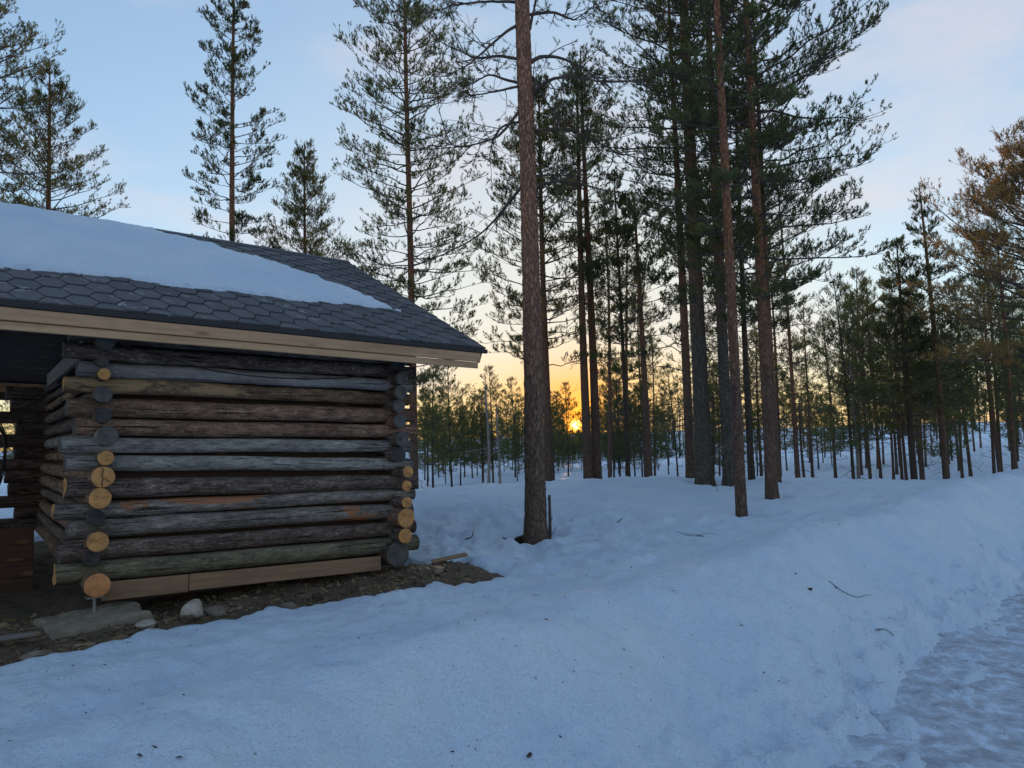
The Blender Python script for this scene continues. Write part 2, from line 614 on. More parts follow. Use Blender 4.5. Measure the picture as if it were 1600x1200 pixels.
M_BARK_G = make_bark('lichened_pine_bark', (0.085, 0.075, 0.065), (0.18, 0.15, 0.12), (0.44, 0.205, 0.115), 2.6, 5.0, (0.10, 0.125, 0.085), 2.2)
M_BARK_R = make_bark('red_pine_bark', (0.11, 0.078, 0.062), (0.24, 0.15, 0.11), (0.48, 0.22, 0.115), 1.6, 4.2)
M_BARK_Y = make_bark('young_pine_bark', (0.07, 0.056, 0.046), (0.13, 0.10, 0.08), (0.20, 0.125, 0.08), 1.0, 4.0)
M_NDL = make_needles('pine_needles', (0.095, 0.125, 0.050), (0.155, 0.18, 0.075))
M_NDL_O = make_needles('olive_pine_needles', (0.12, 0.14, 0.045), (0.20, 0.195, 0.07))
M_NDL_SUNTINT = make_needles('sun_tinted_pine_needles', (0.24, 0.18, 0.07), (0.46, 0.28, 0.115))  # warm low sunlight painted into the needle colour

# ------------------------------------------------------------------ terrain
E0 = np.array([1.21, 3.42])
RT = np.array([0.692, 0.722])
RN = np.array([-0.722, 0.692])
P0 = np.array([-3.16, 5.5])              # front left corner of the log store
WA = np.array([0.8, 0.6])                # along the front wall
WB = np.array([-0.6, 0.8])               # into the building


def road_sq(x, y):
    dx, dy = x - E0[0], y - E0[1]
    return dx * RN[0] + dy * RN[1], dx * RT[0] + dy * RT[1]


def wall_uv(x, y):
    dx, dy = x - P0[0], y - P0[1]
    return dx * WA[0] + dy * WA[1], dx * WB[0] + dy * WB[1]


def soil_z(x, y):
    u, v = wall_uv(x, y)
    return (0.335 + 0.05 * perlin(x * 1.1, y * 1.1, 4) + 0.03 * perlin(x * 4, y * 4, 5) + 0.012 * perlin(x * 13, y * 13, 6)
            + 0.07 * np.exp(-((u - 2.75) / 0.5) ** 2 - ((v + 0.5) / 0.45) ** 2))


def bare_d(x, y):
    """signed distance (roughly) outside the snow-free ground round the shelter"""
    u, v = wall_uv(x, y)
    front = -1.02 - v + 0.16 * (u < 0.2) * 0 - 0.30 * sm(0.8, -0.9, u)
    right = np.where(v < -0.15, u - 3.0, u - 2.72)
    back = v - 5.4
    left = -4.6 - u
    d = np.maximum(np.maximum(front, right), np.maximum(back, left))
    return d + 0.13 * perlin(x * 1.6, y * 1.6, 11) + 0.06 * perlin(x * 5, y * 5, 12)


WELLS = [(3.55, 13.6, .30), (3.95, 13.4, .26), (3.03, 9.8, .22), (4.05, 11.5, .24), (3.58, 14.8, .2), (5.03, 14.0, .2), (4.75, 14.6, .18), (1.72, 17.0, .22), (1.95, 17.2, .22), (2.65, 17.0, .18), (3.05, 16.6, .2), (0.82, 17.0, .2), (-2.62, 19.0, .25), (11.6, 15.6, .3)]
PINE_A = (0.24, 9.0)                    # the large pine, melt hollow round its foot


def snow_z(x, y, detail=True):
    x = np.asarray(x, float)
    y = np.asarray(y, float)
    s, q = road_sq(x, y)
    r = np.hypot(x, y)
    z = 0.47 + 0.18 * np.exp(-((x - 2.0) / 5.5) ** 2 - ((y - 14.6) / 4.0) ** 2)
    z = z - 0.10 * np.exp(-((x - 0.2) / 1.6) ** 2 - ((y - 8.2) / 2.0) ** 2)
    # the ground falls away behind the knoll and rolls on to the forest
    fall = sm(15.6, 21.0, y + 0.10 * np.abs(x - 2) + 0.5 * perlin(x / 3.0, y / 3.0, 33)) * sm(-2.0, 3.0, s)
    z = z - 0.95 * fall
    z = z + 0.9 * sm(14, 40, x) * sm(14, 30, y) + 0.35 * sm(35, 60, r) * perlin(x / 14, y / 14, 2) + 1.5 * sm(70, 200, r)
    z = z + 0.06 * perlin(x / 2.6, y / 2.6, 1) * sm(3, 7, r)
    # bank ploughed up beside the road
    z = z + 0.17 * np.exp(-((s - 1.25) / 0.55) ** 2) + 0.02 * sm(6, 10, q) * np.exp(-((s - 1.6) / 0.8) ** 2)
    edge = sm(-0.25, 1.15 + 0.25 * perlin(q * 0.7, 0 * q, 8), s + 0.16 * perlin(q * 0.9, s * 0.9, 9))
    far_edge = sm(-5.0, -6.3, s)
    z = np.where(s > -2.6, -0.055 + (z + 0.055) * edge + sm(-1.9, -0.3, s) * sm(0.9, 0.2, s) * (0.034 + 0.042 * perlin(q * 1.9, s * 3.2, 15) + 0.034 * perlin(q * 5, s * 8, 16) + 0.022 * perlin(q * 12, s * 17, 17)), -0.055 + (0.5 + 0.055) * far_edge)
    # melt hollow round the pine
    da = np.hypot(x - PINE_A[0] + 0.06, y - PINE_A[1])
    z = z - 0.24 * np.exp(-(da / 0.40) ** 6) + 0.03 * np.exp(-((da - 0.58) / 0.16) ** 2)
    for wx, wy, wr in WELLS:
        dw = np.hypot(x - wx, y - wy)
        z = z - 0.09 * np.exp(-(dw / wr) ** 3) + 0.018 * np.exp(-((dw - wr * 1.7) / (wr * 0.5)) ** 2)
    if detail:
        near = sm(40, 12, r)
        slope = np.exp(-((s - 0.6) / 0.6) ** 2)
        tramp = sm(4.8, 2.6, np.hypot((x + 0.4) * 1.3, y - 8.4)) * sm(0.3, 1.5, s - 1.5)
        edge_r = np.exp(-((s - 0.05) / 0.5) ** 2)
        z = z + near * (0.036 * perlin(x * 1.7, y * 1.7, 20) + 0.028 * perlin(x * 4.3, y * 4.3, 21)
                        + 0.012 * perlin(x * 11, y * 11, 22) + 0.005 * perlin(x * 27, y * 27, 23))
        z = z + near * slope * (0.045 * perlin(q * 2.6, s * 0.7, 24) + 0.020 * perlin(q * 7, s * 1.6, 25))
        z = z + tramp * (0.075 * perlin(x * 2.8, y * 2.8, 26) + 0.06 * np.abs(perlin(x * 6.5, y * 6.5, 27)) - 0.01)
        z = z + near * edge_r * (0.020 * perlin(q * 4.0, s * 6.0, 28) + 0.015 * perlin(q * 10, s * 13, 29))
        # wind-packed ripples behind the crest
        z = z + near * sm(1.2, 2.2, s) * 0.012 * perlin(q * 1.3, s * 7.0, 30)
        for fx, fy, fr, fd in ((2.05, 4.48, 0.085, 0.10), (0.95, 6.15, 0.10, 0.05), (1.2, 6.5, 0.1, 0.05), (-0.2, 7.4, 0.13, 0.06),
                               (0.1, 7.0, 0.12, 0.05), (-0.55, 7.6, 0.12, 0.06), (-0.85, 8.3, 0.14, 0.06), (1.55, 3.95, 0.08, 0.04)):
            dd = np.hypot(x - fx, (y - fy))
            z = z - fd * np.exp(-(dd / fr) ** 4) + 0.25 * fd * np.exp(-((dd - fr * 1.5) / (fr * 0.5)) ** 2)
    d = bare_d(x, y)
    bare = sm(0.14, -0.06, d)
    z = z * (1 - bare) + (soil_z(x, y) - 0.12) * bare
    # snow thins out towards the bare ground
    thin = sm(0.9, 0.0, d) * (1 - bare)
    z = z - thin * np.clip(z - (soil_z(x, y) + 0.07), 0, 1) * 0.75
    return z


def zs(x, y):
    return float(snow_z(np.array([x]), np.array([y]), True)[0])


def polar_sheet(radii, ang):
    rr, aa = np.meshgrid(radii, ang, indexing='ij')
    x, y = rr * np.sin(aa), rr * np.cos(aa)
    n, m = rr.shape
    i = np.arange(n - 1)[:, None] * m
    j = np.arange(m - 1)[None, :]
    F = np.stack([i + j, i + m + j, i + m + j + 1, i + j + 1], -1).reshape(-1, 4)
    return x, y, F[:, ::-1]


radii = np.concatenate([np.array([0.05, 0.3, 0.6, 0.9]), 1.1 * 1.0125 ** np.arange(545)])
ang = np.concatenate([np.radians(np.arange(-180, -54, 3.0)), np.radians(np.arange(-54, 54, 0.235)), np.radians(np.arange(54, 180.1, 3.0))])
ang[-1] = math.pi
gx, gy, gF = polar_sheet(radii, ang)
gz = snow_z(gx, gy)
link('snowy_ground', mesh_np('snowy_ground', np.stack([gx, gy, gz], -1), [gF], [M_SNOW]), kind='structure')

# road of packed ice, its own sheet; the snow sheet dips under it
rq = np.concatenate([np.arange(-30, -5, 0.5), np.arange(-5, 14, 0.06), np.arange(14, 60, 0.5)])
rs = np.concatenate([np.arange(-6.6, -3.0, 0.2), np.arange(-3.0, 0.75, 0.06)])
qq, ss = np.meshgrid(rq, rs, indexing='ij')
rx = E0[0] + qq * RT[0] + ss * RN[0]
ry = E0[1] + qq * RT[1] + ss * RN[1]
rz = (0.0 + 0.02 * perlin(qq * 1.0, ss * 2.2, 40) + 0.009 * perlin(qq * 3.2, ss * 5.5, 41) + 0.007 * perlin(qq * 9, ss * 13, 42)
      + 0.004 * perlin(qq * 22, ss * 28, 43)) - 0.10 * sm(0.35, 0.75, ss)
n, m_ = qq.shape
i_ = np.arange(n - 1)[:, None] * m_
j_ = np.arange(m_ - 1)[None, :]
rF = np.stack([i_ + j_, i_ + m_ + j_, i_ + m_ + j_ + 1, i_ + j_ + 1], -1).reshape(-1, 4)
link('road', mesh_np('road', np.stack([rx, ry, rz], -1), [rF], [M_ICE]), kind='structure')

# bare ground round the shelter
su, sv = np.meshgrid(np.arange(-5.0, 3.6, 0.05), np.arange(-1.9, 6.0, 0.05), indexing='ij')
sx_, sy_ = P0[0] + su * WA[0] + sv * WB[0], P0[1] + su * WA[1] + sv * WB[1]
sz_ = soil_z(sx_, sy_) - 0.25 * sm(0.25, 0.5, bare_d(sx_, sy_))
n, m_ = su.shape
i_ = np.arange(n - 1)[:, None] * m_
j_ = np.arange(m_ - 1)[None, :]
sF = np.stack([i_ + j_, i_ + m_ + j_, i_ + m_ + j_ + 1, i_ + j_ + 1], -1).reshape(-1, 4)
link('bare_ground', mesh_np('bare_ground', np.stack([sx_, sy_, sz_], -1), [sF], [M_SOIL]), kind='structure')
# ------------------------------------------------------------------ log shelter (local x along the front wall, y into the building)
shelter = link('log_shelter', None, label='small weathered log shelter under a shingled roof half covered by snow', cat='shelter',
               loc=(P0[0], P0[1], 0), rot=(0, 0, math.atan2(0.6, 0.8)))


def log_mesh(name, ln, r0, r1, seed, mat, sides=20):
    seg = max(6, int(ln / 0.09))
    xs = np.linspace(0, ln, seg + 1)
    a = np.arange(sides) * 2 * math.pi / sides
    X, Aa = np.meshgrid(xs, a, indexing='ij')
    rad = r0 + (r1 - r0) * X / ln
    rad = rad * (1 + 0.035 * perlin(X * 1.3 + seed, np.cos(Aa) * 0.9 + seed, seed) + 0.035 * perlin(X * 5, np.sin(Aa) * 2 + np.cos(Aa), seed + 3)
                 + 0.02 * perlin(X * 14, Aa * 2.5, seed + 5) * np.sin(Aa / 2) ** 0.5)
    by = 0.006 * np.sin(xs * 1.7 + seed) + 0.003 * np.sin(xs * 4.1 + seed * 2)
    bz = 0.005 * np.sin(xs * 1.3 + seed * 1.7) + 0.003 * np.sin(xs * 5.0 + seed)
    V = np.stack([X, rad * np.cos(Aa) + by[:, None], rad * np.sin(Aa) + bz[:, None]], -1)
    V[0, :, 0] += 0.006 * np.sin(a * 2 + seed)
    i = np.arange(seg)[:, None] * sides
    j = np.arange(sides)[None, :]
    F = np.stack([i + j, i + (j + 1) % sides, i + sides + (j + 1) % sides, i + sides + j], -1).reshape(-1, 4)
    far = np.arange(sides)[None, :] + seg * sides
    return mesh_np(name, V.reshape(-1, 3), [F[:, ::-1], far], [mat]), V[0], V[-1]


def put_log(p, q, r0, r1, seed, mat, end_mat, end2=None, cracked=False):
    p, q = Vector(p), Vector(q)
    ln = (q - p).length
    me, ring, ring2 = log_mesh('log', ln, r0, r1, seed, mat)
    d = (q - p).normalized()
    o = link('log', me, shelter, loc=p)
    o.rotation_mode = 'QUATERNION'
    o.rotation_quaternion = d.to_track_quat('X', 'Z')
    c = ring.mean(0)
    k = len(ring)
    V = [c + np.array([-0.006, 0, 0])]
    for f, dx in ((0.45, -0.006), (0.9, -0.005), (1.0, -0.001)):
        V += [c + (x - c) * np.array([1, f, f]) + np.array([dx, 0, 0]) for x in ring]
    F3 = [(0, 1 + (i + 1) % k, 1 + i) for i in range(k)]
    F4 = []
    for b in (1, 1 + k):
        F4 += [(b + i, b + (i + 1) % k, b + k + (i + 1) % k, b + k + i) for i in range(k)]
    e = link('cut_end', mesh_np('cut_end', np.array(V), [np.array(F3)[:, ::-1], np.array(F4)[:, ::-1]], [end_mat], smooth=False), o)
    if end_mat is M_END_Y or end_mat is M_END_R:
        mb = MB()
        rc = random.Random(seed)
        for t in range(rc.randint(3, 5)):
            an, l0, l1 = rc.uniform(0, 6.28), r0 * rc.uniform(0.0, 0.25), r0 * rc.uniform(0.5, 0.88)
            ca, sa, wd = math.cos(an), math.sin(an), r0 * rc.uniform(0.012, 0.03)
            pts = [(l0, -wd * 0.3), (l1, -wd), (l1, wd), (l0, wd * 0.3)]
            V_ = [(-0.0072, c[1] + a_ * ca - b_ * sa, c[2] + a_ * sa + b_ * ca) for a_, b_ in pts]
            mb.add(V_, [(3, 2, 1, 0)])
        link('drying_cracks', mb.mesh('drying_cracks', [M_END_B]), o, kind='stuff')
    if cracked:
        mb = MB()
        for t in range(7):
            z0 = -r0 * 0.85 + t * r0 * 0.25
            mb.box((-0.0095, -0.003 + 0.004 * math.sin(t * 2.1), z0), (-0.004, 0.003 + 0.004 * math.sin(t * 2.1), z0 + r0 * 0.22))
        link('crack', mb.mesh('crack', [M_END_B]), o)
    return o


# front wall: (z at the left end, z at the right end, radius, bark, end)
front = [(2.475, 2.405, .066, 'dark', 'G'), (2.34, 2.27, .062, 'dark', 'G'), (2.21, 2.13, .060, 'blue', 'G'), (2.08, 2.01, .061, 'tan', 'Y'), (1.91, 1.85, .072, 'brown', 'G'),
         (1.77, 1.69, .066, 'brown', 'G'), (1.63, 1.55, .059, 'grey', 'G'), (1.495, 1.385, .061, 'grey', 'G'), (1.31, 1.21, .074, 'dark', 'Y'),
         (1.15, 1.085, .060, 'patch', 'Y'), (1.005, 0.935, .072, 'patch', 'G'), (0.835, 0.775, .070, 'dark', 'G'), (0.695, 0.615, .078, 'green', 'Y')]
ENDS = {'Y': M_END_Y, 'G': M_END_G, 'B': M_END_B, 'R': M_END_R}
for k, (zl, zr, r, mt, em) in enumerate(front):
    ul = -0.19 - 0.05 * math.sin(k * 2.3) - (0.035 if k > 6 else 0)
    ur = 2.70 + 0.03 * math.sin(k * 1.7)
    sl_ = (zr - zl) / 2.5
    put_log((ul, 0.0 + 0.008 * math.sin(k * 3.1), zl), (ur, 0.008 * math.cos(k * 2.1), zl + sl_ * (ur - ul)), r * 1.02, r * 0.95, k + 1, M_LOG[mt], ENDS[em])
# logs of the left side wall, their ends stick out in front of the wall
left = [(.02, 2.40, .07, 'dark', 'G'), (.01, 2.25, .045, 'dark', 'G'), (.02, 2.15, .047, 'tan', 'Y'), (.02, 2.00, .068, 'dark', 'G'), (.02, 1.84, .064, 'dark', 'B'),
        (.04, 1.69, .078, 'grey', 'G'), (.03, 1.535, .060, 'tan', 'Y'), (.01, 1.39, .084, 'brown', 'Y'), (.0, 1.23, .082, 'brown', 'Y'), (-.01, 1.09, .062, 'dark', 'B'),
        (-.01, .925, .078, 'brown', 'Y'), (-.04, .79, .060, 'dark', 'B'), (-.02, .615, .092, 'tan', 'R')]
for k, (u, z, r, mt, em) in enumerate(left):
    v0 = (-0.20, -0.13, -0.21, -0.19, -0.17, -0.23, -0.19, -0.22, -0.24, -0.15, -0.22, -0.14, -0.25)[k]
    r = r * 0.92
    put_log((u, v0, z), (u + 0.01, 5.05 + 0.1 * math.sin(k), z - 0.02), r, r * 0.85, 30 + k, M_LOG[mt], ENDS[em], cracked=(k == 7))
# logs of the right side wall
right = [(2.49, 2.31, .06, 'dark', 'B'), (2.49, 2.19, .062, 'dark', 'G'), (2.48, 2.06, .065, 'dark', 'G'), (2.48, 1.92, .063, 'dark', 'G'), (2.48, 1.77, .066, 'brown', 'G'), (2.49, 1.61, .07, 'dark', 'G'),
         (2.47, 1.47, .072, 'dark', 'B'), (2.52, 1.30, .055, 'dark', 'Y'), (2.51, 1.17, .050, 'dark', 'Y'), (2.51, 1.02, .053, 'dark', 'Y'), (2.50, .875, .088, 'brown', 'Y'),
         (2.49, .705, .070, 'dark', 'Y'), (2.43, .545, .115, 'dark', 'G')]
for k, (u, z, r, mt, em) in enumerate(right):
    v0 = (-0.15, -0.2, -0.19, -0.17, -0.2, -0.21, -0.16, -0.24, -0.22, -0.23, -0.25, -0.24, -0.19)[k]
    put_log((u, v0, z), (u, 5.05, z - 0.03), r, r * 0.9, 60 + k, M_LOG[mt], ENDS[em])
# back wall, ends stick out into the open bay
for k in range(12):
    z = 2.33 - k * 0.151
    put_log((-0.42 + 0.12 * math.sin(k * 2.7), 4.85, z), (2.72, 4.85, z - 0.06), 0.080 + 0.005 * math.sin(k * 1.9), 0.078, 90 + k, M_LOG['dark'], M_END_G)

ROT = (0, math.atan(0.033), 0)
for k in range(14):       # boards added behind the logs to block light and darken the joints
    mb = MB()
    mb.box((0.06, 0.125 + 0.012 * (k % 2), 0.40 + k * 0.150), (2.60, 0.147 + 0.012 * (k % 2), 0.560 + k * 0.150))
    link('gap_blocking_board', mb.mesh('gap_blocking_board', [M_DARKB]), shelter)
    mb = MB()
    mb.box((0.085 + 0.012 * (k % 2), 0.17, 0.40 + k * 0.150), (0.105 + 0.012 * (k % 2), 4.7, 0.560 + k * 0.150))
    link('gap_blocking_board', mb.mesh('gap_blocking_board', [M_DARKB]), shelter)


def board(name, lo, hi, mat, tilt=True, parent=None, bev=0.005):
    """box along local X with its origin at its left end, tilted like the roof"""
    mb = MB()
    mb.box((0, 0, 0), (hi[0] - lo[0], hi[1] - lo[1], hi[2] - lo[2]))
    o = link(name, mb.mesh(name, [mat]), parent or shelter, loc=lo, rot=ROT if tilt else (0, 0, 0))
    bevel(o, bev)
    return o


# skirt planks under the lowest log
o = board('skirt_plank', (0.03, -0.115, 0.475), (0.63, -0.08, 0.61), M_PLANK)
o.rotation_euler = (R(-4), ROT[1], 0)
o = board('skirt_plank', (0.635, -0.112, 0.462), (2.30, -0.082, 0.59), M_PLANK)
o.rotation_euler = (R(-4), ROT[1], 0)
# roof
SLN = math.hypot(3.25, 1.56)
ZE, TILT, UR, UL = 2.59, 0.033, 3.30, -3.7
EX = Vector((1, 0, -TILT)).normalized()
EY = Vector((0, 3.25, 1.56)).normalized()
EZ = EX.cross(EY).normalized()
EYB = Vector((0, -3.25, 1.56)).normalized()


def rp(u, w, h=0.0, back=False):
    v = -0.45 + w * 3.25 / SLN
    if back:
        v = 2 * 2.8 - v
    z = ZE - TILT * u + w * 1.56 / SLN
    n = EZ if not back else Vector((0, -EZ.y, EZ.z))
    return Vector((u, v, z)) + n * h


def slab(name, u0, u1, w0, w1, h0, h1, mat, back=False, parent=None):
    V = [rp(u, w, h, back) for h in (h0, h1) for (u, w) in ((u0, w0), (u1, w0), (u1, w1), (u0, w1))]
    F = np.array([(0, 3, 2, 1), (4, 5, 6, 7), (0, 1, 5, 4), (1, 2, 6, 5), (2, 3, 7, 6), (3, 0, 4, 7)])
    if back:
        F = F[:, ::-1]
    return link(name, mesh_np(name, np.array(V), [F], [mat], smooth=False), parent or shelter)


roof = slab('roof', UL, UR - 0.01, 0.0, SLN, -0.016, -0.004, M_FELT)
slab('back_slope', UL, UR - 0.01, 0.0, SLN, -0.016, -0.004, M_SHIN, True, roof)
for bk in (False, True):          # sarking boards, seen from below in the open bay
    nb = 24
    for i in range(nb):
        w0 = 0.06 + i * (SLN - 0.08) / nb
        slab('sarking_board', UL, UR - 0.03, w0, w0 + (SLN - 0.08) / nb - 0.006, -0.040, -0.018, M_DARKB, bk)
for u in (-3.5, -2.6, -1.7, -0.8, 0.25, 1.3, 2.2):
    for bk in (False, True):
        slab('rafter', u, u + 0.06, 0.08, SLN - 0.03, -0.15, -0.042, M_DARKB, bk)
slab('barge_board', UR - 0.035, UR - 0.012, 0.02, SLN, -0.16, -0.018, M_FASCIA2)
slab('barge_board', UR - 0.035, UR - 0.012, 0.02, SLN, -0.16, -0.018, M_FASCIA2, True)
ze = ZE + TILT * 3.7
board('drip_edge', (UL, -0.485, ze - 0.052), (UR + 0.005, -0.452, ze - 0.012), M_FELT, bev=0.006)
board('fascia_board', (UL, -0.478, ze - 0.142), (UR - 0.085, -0.448, ze - 0.054), M_FASCIA)
board('fascia_board', (UL, -0.462, ze - 0.205), (UR - 0.10, -0.437, ze - 0.145), M_FASCIA2)
board('drip_edge', (UL, 6.05, ze - 0.052), (UR, 6.085, ze - 0.012), M_FELT)
board('fascia_board', (UL, 6.04, ze - 0.19), (UR - 0.08, 6.07, ze - 0.055), M_FASCIA)
# plates and tie beams
o = board('tie_beam', (-0.06, 0.1, 2.30), (3.1, 0.14, 2.44), M_GREYB, False)
o.rotation_euler = (0, 0, R(90))
board('wall_plate', (UL, 5.0, 2.36), (3.1, 5.1, 2.46), M_DARKB, True)
for (u, v) in ((-3.3, 5.05), (-3.3, 0.05)):
    put_log((u, v, 0.2), (u, v, 2.5), 0.08, 0.075, 130 + int(v), M_LOG['dark'], M_END_G)
# ridge cap
mb = MB()
for bk in (False, True):
    V = [rp(u, w, h, bk) for h in (0.008, 0.02) for (u, w) in ((UL, SLN - 0.11), (UR, SLN - 0.11), (UR, SLN + 0.012), (UL, SLN + 0.012))]
    mb.add(np.array(V), [(0, 3, 2, 1), (4, 5, 6, 7), (0, 1, 5, 4), (1, 2, 6, 5), (2, 3, 7, 6), (3, 0, 4, 7)])
link('ridge_cap', mb.mesh('ridge_cap', [M_SHIN]), roof)

# snow lying on the roof: outline in roof coordinates (u along the eave, w up the slope)
upper = [(-3.65, 3.60), (0.0, 3.60), (0.40, 3.58), (0.75, 3.52), (1.05, 3.42), (1.30, 3.25), (1.56, 3.02), (1.74, 2.85), (2.04, 2.66), (2.29, 2.30), (2.48, 2.0), (2.65, 1.65), (2.77, 1.29), (2.88, 1.10)]
lower = [(-3.65, 0.9), (-0.62, 0.84), (-0.42, 0.84), (-0.2, 0.88), (0.03, 0.93), (0.22, 0.98), (0.51, 0.93), (0.77, 0.95), (0.93, 0.96), (1.36, 1.06), (1.58, 0.98), (1.83, 0.98), (2.27, 1.08), (2.57, 1.11)]
poly = np.array(lower + upper[::-1])


def poly_sd(x, y, P):
    """signed distance, positive inside"""
    d = np.full(x.shape, 1e9)
    ins = np.zeros(x.shape, bool)
    for a, b in zip(P, np.roll(P, -1, 0)):
        e = b - a
        t = np.clip(((x - a[0]) * e[0] + (y - a[1]) * e[1]) / (e @ e), 0, 1)
        d = np.minimum(d, np.hypot(x - a[0] - t * e[0], y - a[1] - t * e[1]))
        cond = (a[1] > y) != (b[1] > y)
        ins ^= cond & (x < (b[0] - a[0]) * (y - a[1]) / (b[1] - a[1] + 1e-12) + a[0])
    return np.where(ins, d, -d)


su = np.concatenate([np.arange(-3.68, -0.9, 0.08), np.arange(-0.9, 2.95, 0.022)])
sw = np.arange(0.7, 3.66, 0.022)
U, Wd = np.meshgrid(su, sw, indexing='ij')
sdv = poly_sd(U, Wd, poly) + 0.065 * perlin(U * 3.5, Wd * 5, 50) + 0.045 * perlin(U * 11, Wd * 15, 51) + 0.012 * perlin(U * 31, Wd * 31, 52)
hgt = -0.02 + 0.066 * np.clip((sdv + 0.012) / 0.075, 0, 1) ** 0.55 + 0.025 * sm(0.05, 0.6, sdv) + 0.014 * perlin(U * 1.6, Wd * 2.0, 53) + 0.006 * perlin(U * 6, Wd * 8, 54) + 0.003 * perlin(U * 17, Wd * 19, 55)
hole = np.exp(-((U - 2.40) / 0.06) ** 2 - ((Wd - 1.62) / 0.035) ** 2)
hgt = hgt - 0.16 * hole
hgt = np.where(sdv < -0.012, -0.02, hgt)
BP = np.array([[*rp(0, 0)]])
base = np.array(rp(0, 0))
eu = np.array(rp(1, 0)) - base
ew = np.array(rp(0, 1)) - base
SV = base + U[..., None] * eu + Wd[..., None] * ew + hgt[..., None] * np.array(EZ)
n, m_ = U.shape
keep = (sdv > -0.08)
kf = keep[:-1, :-1] & keep[1:, :-1] & keep[1:, 1:] & keep[:-1, 1:]
i_ = np.arange(n - 1)[:, None] * m_
j_ = np.arange(m_ - 1)[None, :]
F = np.stack([i_ + j_, i_ + m_ + j_, i_ + m_ + j_ + 1, i_ + j_ + 1], -1)[kf]
used = np.unique(F)
remap = np.zeros(n * m_, int)
remap[used] = np.arange(len(used))
sn = link('roof_snow', mesh_np('roof_snow', SV.reshape(-1, 3)[used], [remap[F]], [M_SNOW]),
          label='smooth sheet of snow lying on the shingled roof, tapering to the right', cat='snow')
sn.matrix_world = Matrix.Translation((P0[0], P0[1], 0)) @ Matrix.Rotation(math.atan2(0.6, 0.8), 4, 'Z')

# hexagonal shingles
PIT, EXPO, FLAT, DG = 0.333, 0.145, 0.112, 0.0545
hexp = [(-FLAT / 2 - DG, 0), (-FLAT / 2, -EXPO), (FLAT / 2, -EXPO), (FLAT / 2 + DG, 0), (FLAT / 2, EXPO), (-FLAT / 2, EXPO)]


def clip_poly(P, axis, lim, keep_less):
    out = []
    for a, b in zip(P, P[1:] + P[:1]):
        ia = (a[axis] <= lim) == keep_less
        ib = (b[axis] <= lim) == keep_less
        if ia:
            out.append(a)
        if ia != ib:
            t = (lim - a[axis]) / (b[axis] - a[axis])
            out.append((a[0] + t * (b[0] - a[0]), a[1] + t * (b[1] - a[1])))
    return out


def shingle_geo(P, shrink=0.966):
    c = np.mean(P, 0)
    Q = [(c[0] + (x - c[0]) * shrink, c[1] + (y - c[1]) * (shrink + 0.006)) for x, y in P]
    k = len(Q)
    lift = lambda y: 0.006 + 0.010 * (0.5 - y / (2 * EXPO))
    V = [(x, y, lift(y)) for x, y in Q] + [(x, y, -0.004) for x, y in Q]
    F = [tuple(range(k))]
    S = [(i, k + i, k + (i + 1) % k, (i + 1) % k) for i in range(k)]
    return np.array(V), np.array(F), np.array(S)


V, F, S = shingle_geo(hexp)
hex_me = mesh_np('shingle', V, [F, S], [M_SHIN], smooth=False)
rotm = Matrix((EX, EY, EZ)).transposed().to_4x4()
stuffmb = MB()
rr_ = random.Random(5)
for row in range(0, 26):
    wc = row * EXPO
    for ci in range(-12, 12):
        uc = ci * PIT + (row % 2) * PIT / 2 + 0.02
        if uc < UL + 0.1 or uc > UR + 0.15:
            continue
        if poly_sd(np.array([uc]), np.array([wc]), poly)[0] > 0.24:
            continue
        P = [(x + uc, y + wc) for x, y in hexp]
        full = all(0.0 <= y <= SLN and x <= UR for x, y in P)
        if not full:
            P = clip_poly(P, 0, UR, True)
            P = clip_poly(P, 1, 0.0, False) if P else P
            P = clip_poly(P, 1, SLN, True) if P else P
            if len(P) < 3 or max(x for x, y in P) - min(x for x, y in P) < 0.03 or max(y for x, y in P) - min(y for x, y in P) < 0.03:
                continue
        Mx = Matrix.Translation(rp(uc, wc)) @ rotm @ Matrix.Rotation(R(rr_.uniform(-0.5, 0.5)), 4, 'X') @ Matrix.Rotation(R(rr_.uniform(-0.6, 0.6)), 4, 'Z')
        if full:
            me = hex_me
        else:
            V, F, S = shingle_geo([(x - uc, y - wc) for x, y in P], 0.985)
            me = mesh_np('shingle', V, [F, S], [M_SHIN], smooth=False)
        if uc < -0.95:
            V, F, S = shingle_geo([(x - uc, y - wc) for x, y in P])
            V = V @ np.array(Mx.to_3x3()).T + np.array(Mx.translation)
            stuffmb.add(V, F)
            stuffmb.F[4].append(S + stuffmb.n - len(V)) if 4 in stuffmb.F else stuffmb.F.setdefault(4, [S + stuffmb.n - len(V)])
            stuffmb.M.setdefault(4, []).append(np.zeros(len(S), int))
            continue
        o = link('shingle', me, roof)
        o.matrix_local = Mx
o = link('more_shingles', stuffmb.mesh('more_shingles', [M_SHIN]), roof, kind='stuff')

# steel levelling foot under the corner and a cable under the eave
mb = MB()
V, F = tubes(np.array([[(-0.02, -0.15, 0.36), (-0.02, -0.15, 0.45), (-0.02, -0.15, 0.53)]]), np.full((1, 3), 0.011), 10)
mb.add(V, F)
mb.box((-0.075, -0.21, 0.520), (0.035, -0.09, 0.528))
link('levelling_foot', mb.mesh('levelling_foot', [M_STEEL]), shelter)


def spline(pts, m):
    pts = np.array(pts, float)
    t = np.linspace(0, len(pts) - 1, m)
    out = []
    for tt in t:
        i = min(int(tt), len(pts) - 2)
        f = tt - i
        p0, p1, p2, p3 = pts[max(i - 1, 0)], pts[i], pts[i + 1], pts[min(i + 2, len(pts) - 1)]
        out.append(0.5 * ((2 * p1) + (-p0 + p2) * f + (2 * p0 - 5 * p1 + 4 * p2 - p3) * f * f + (-p0 + 3 * p1 - 3 * p2 + p3) * f ** 3))
    return np.array(out)


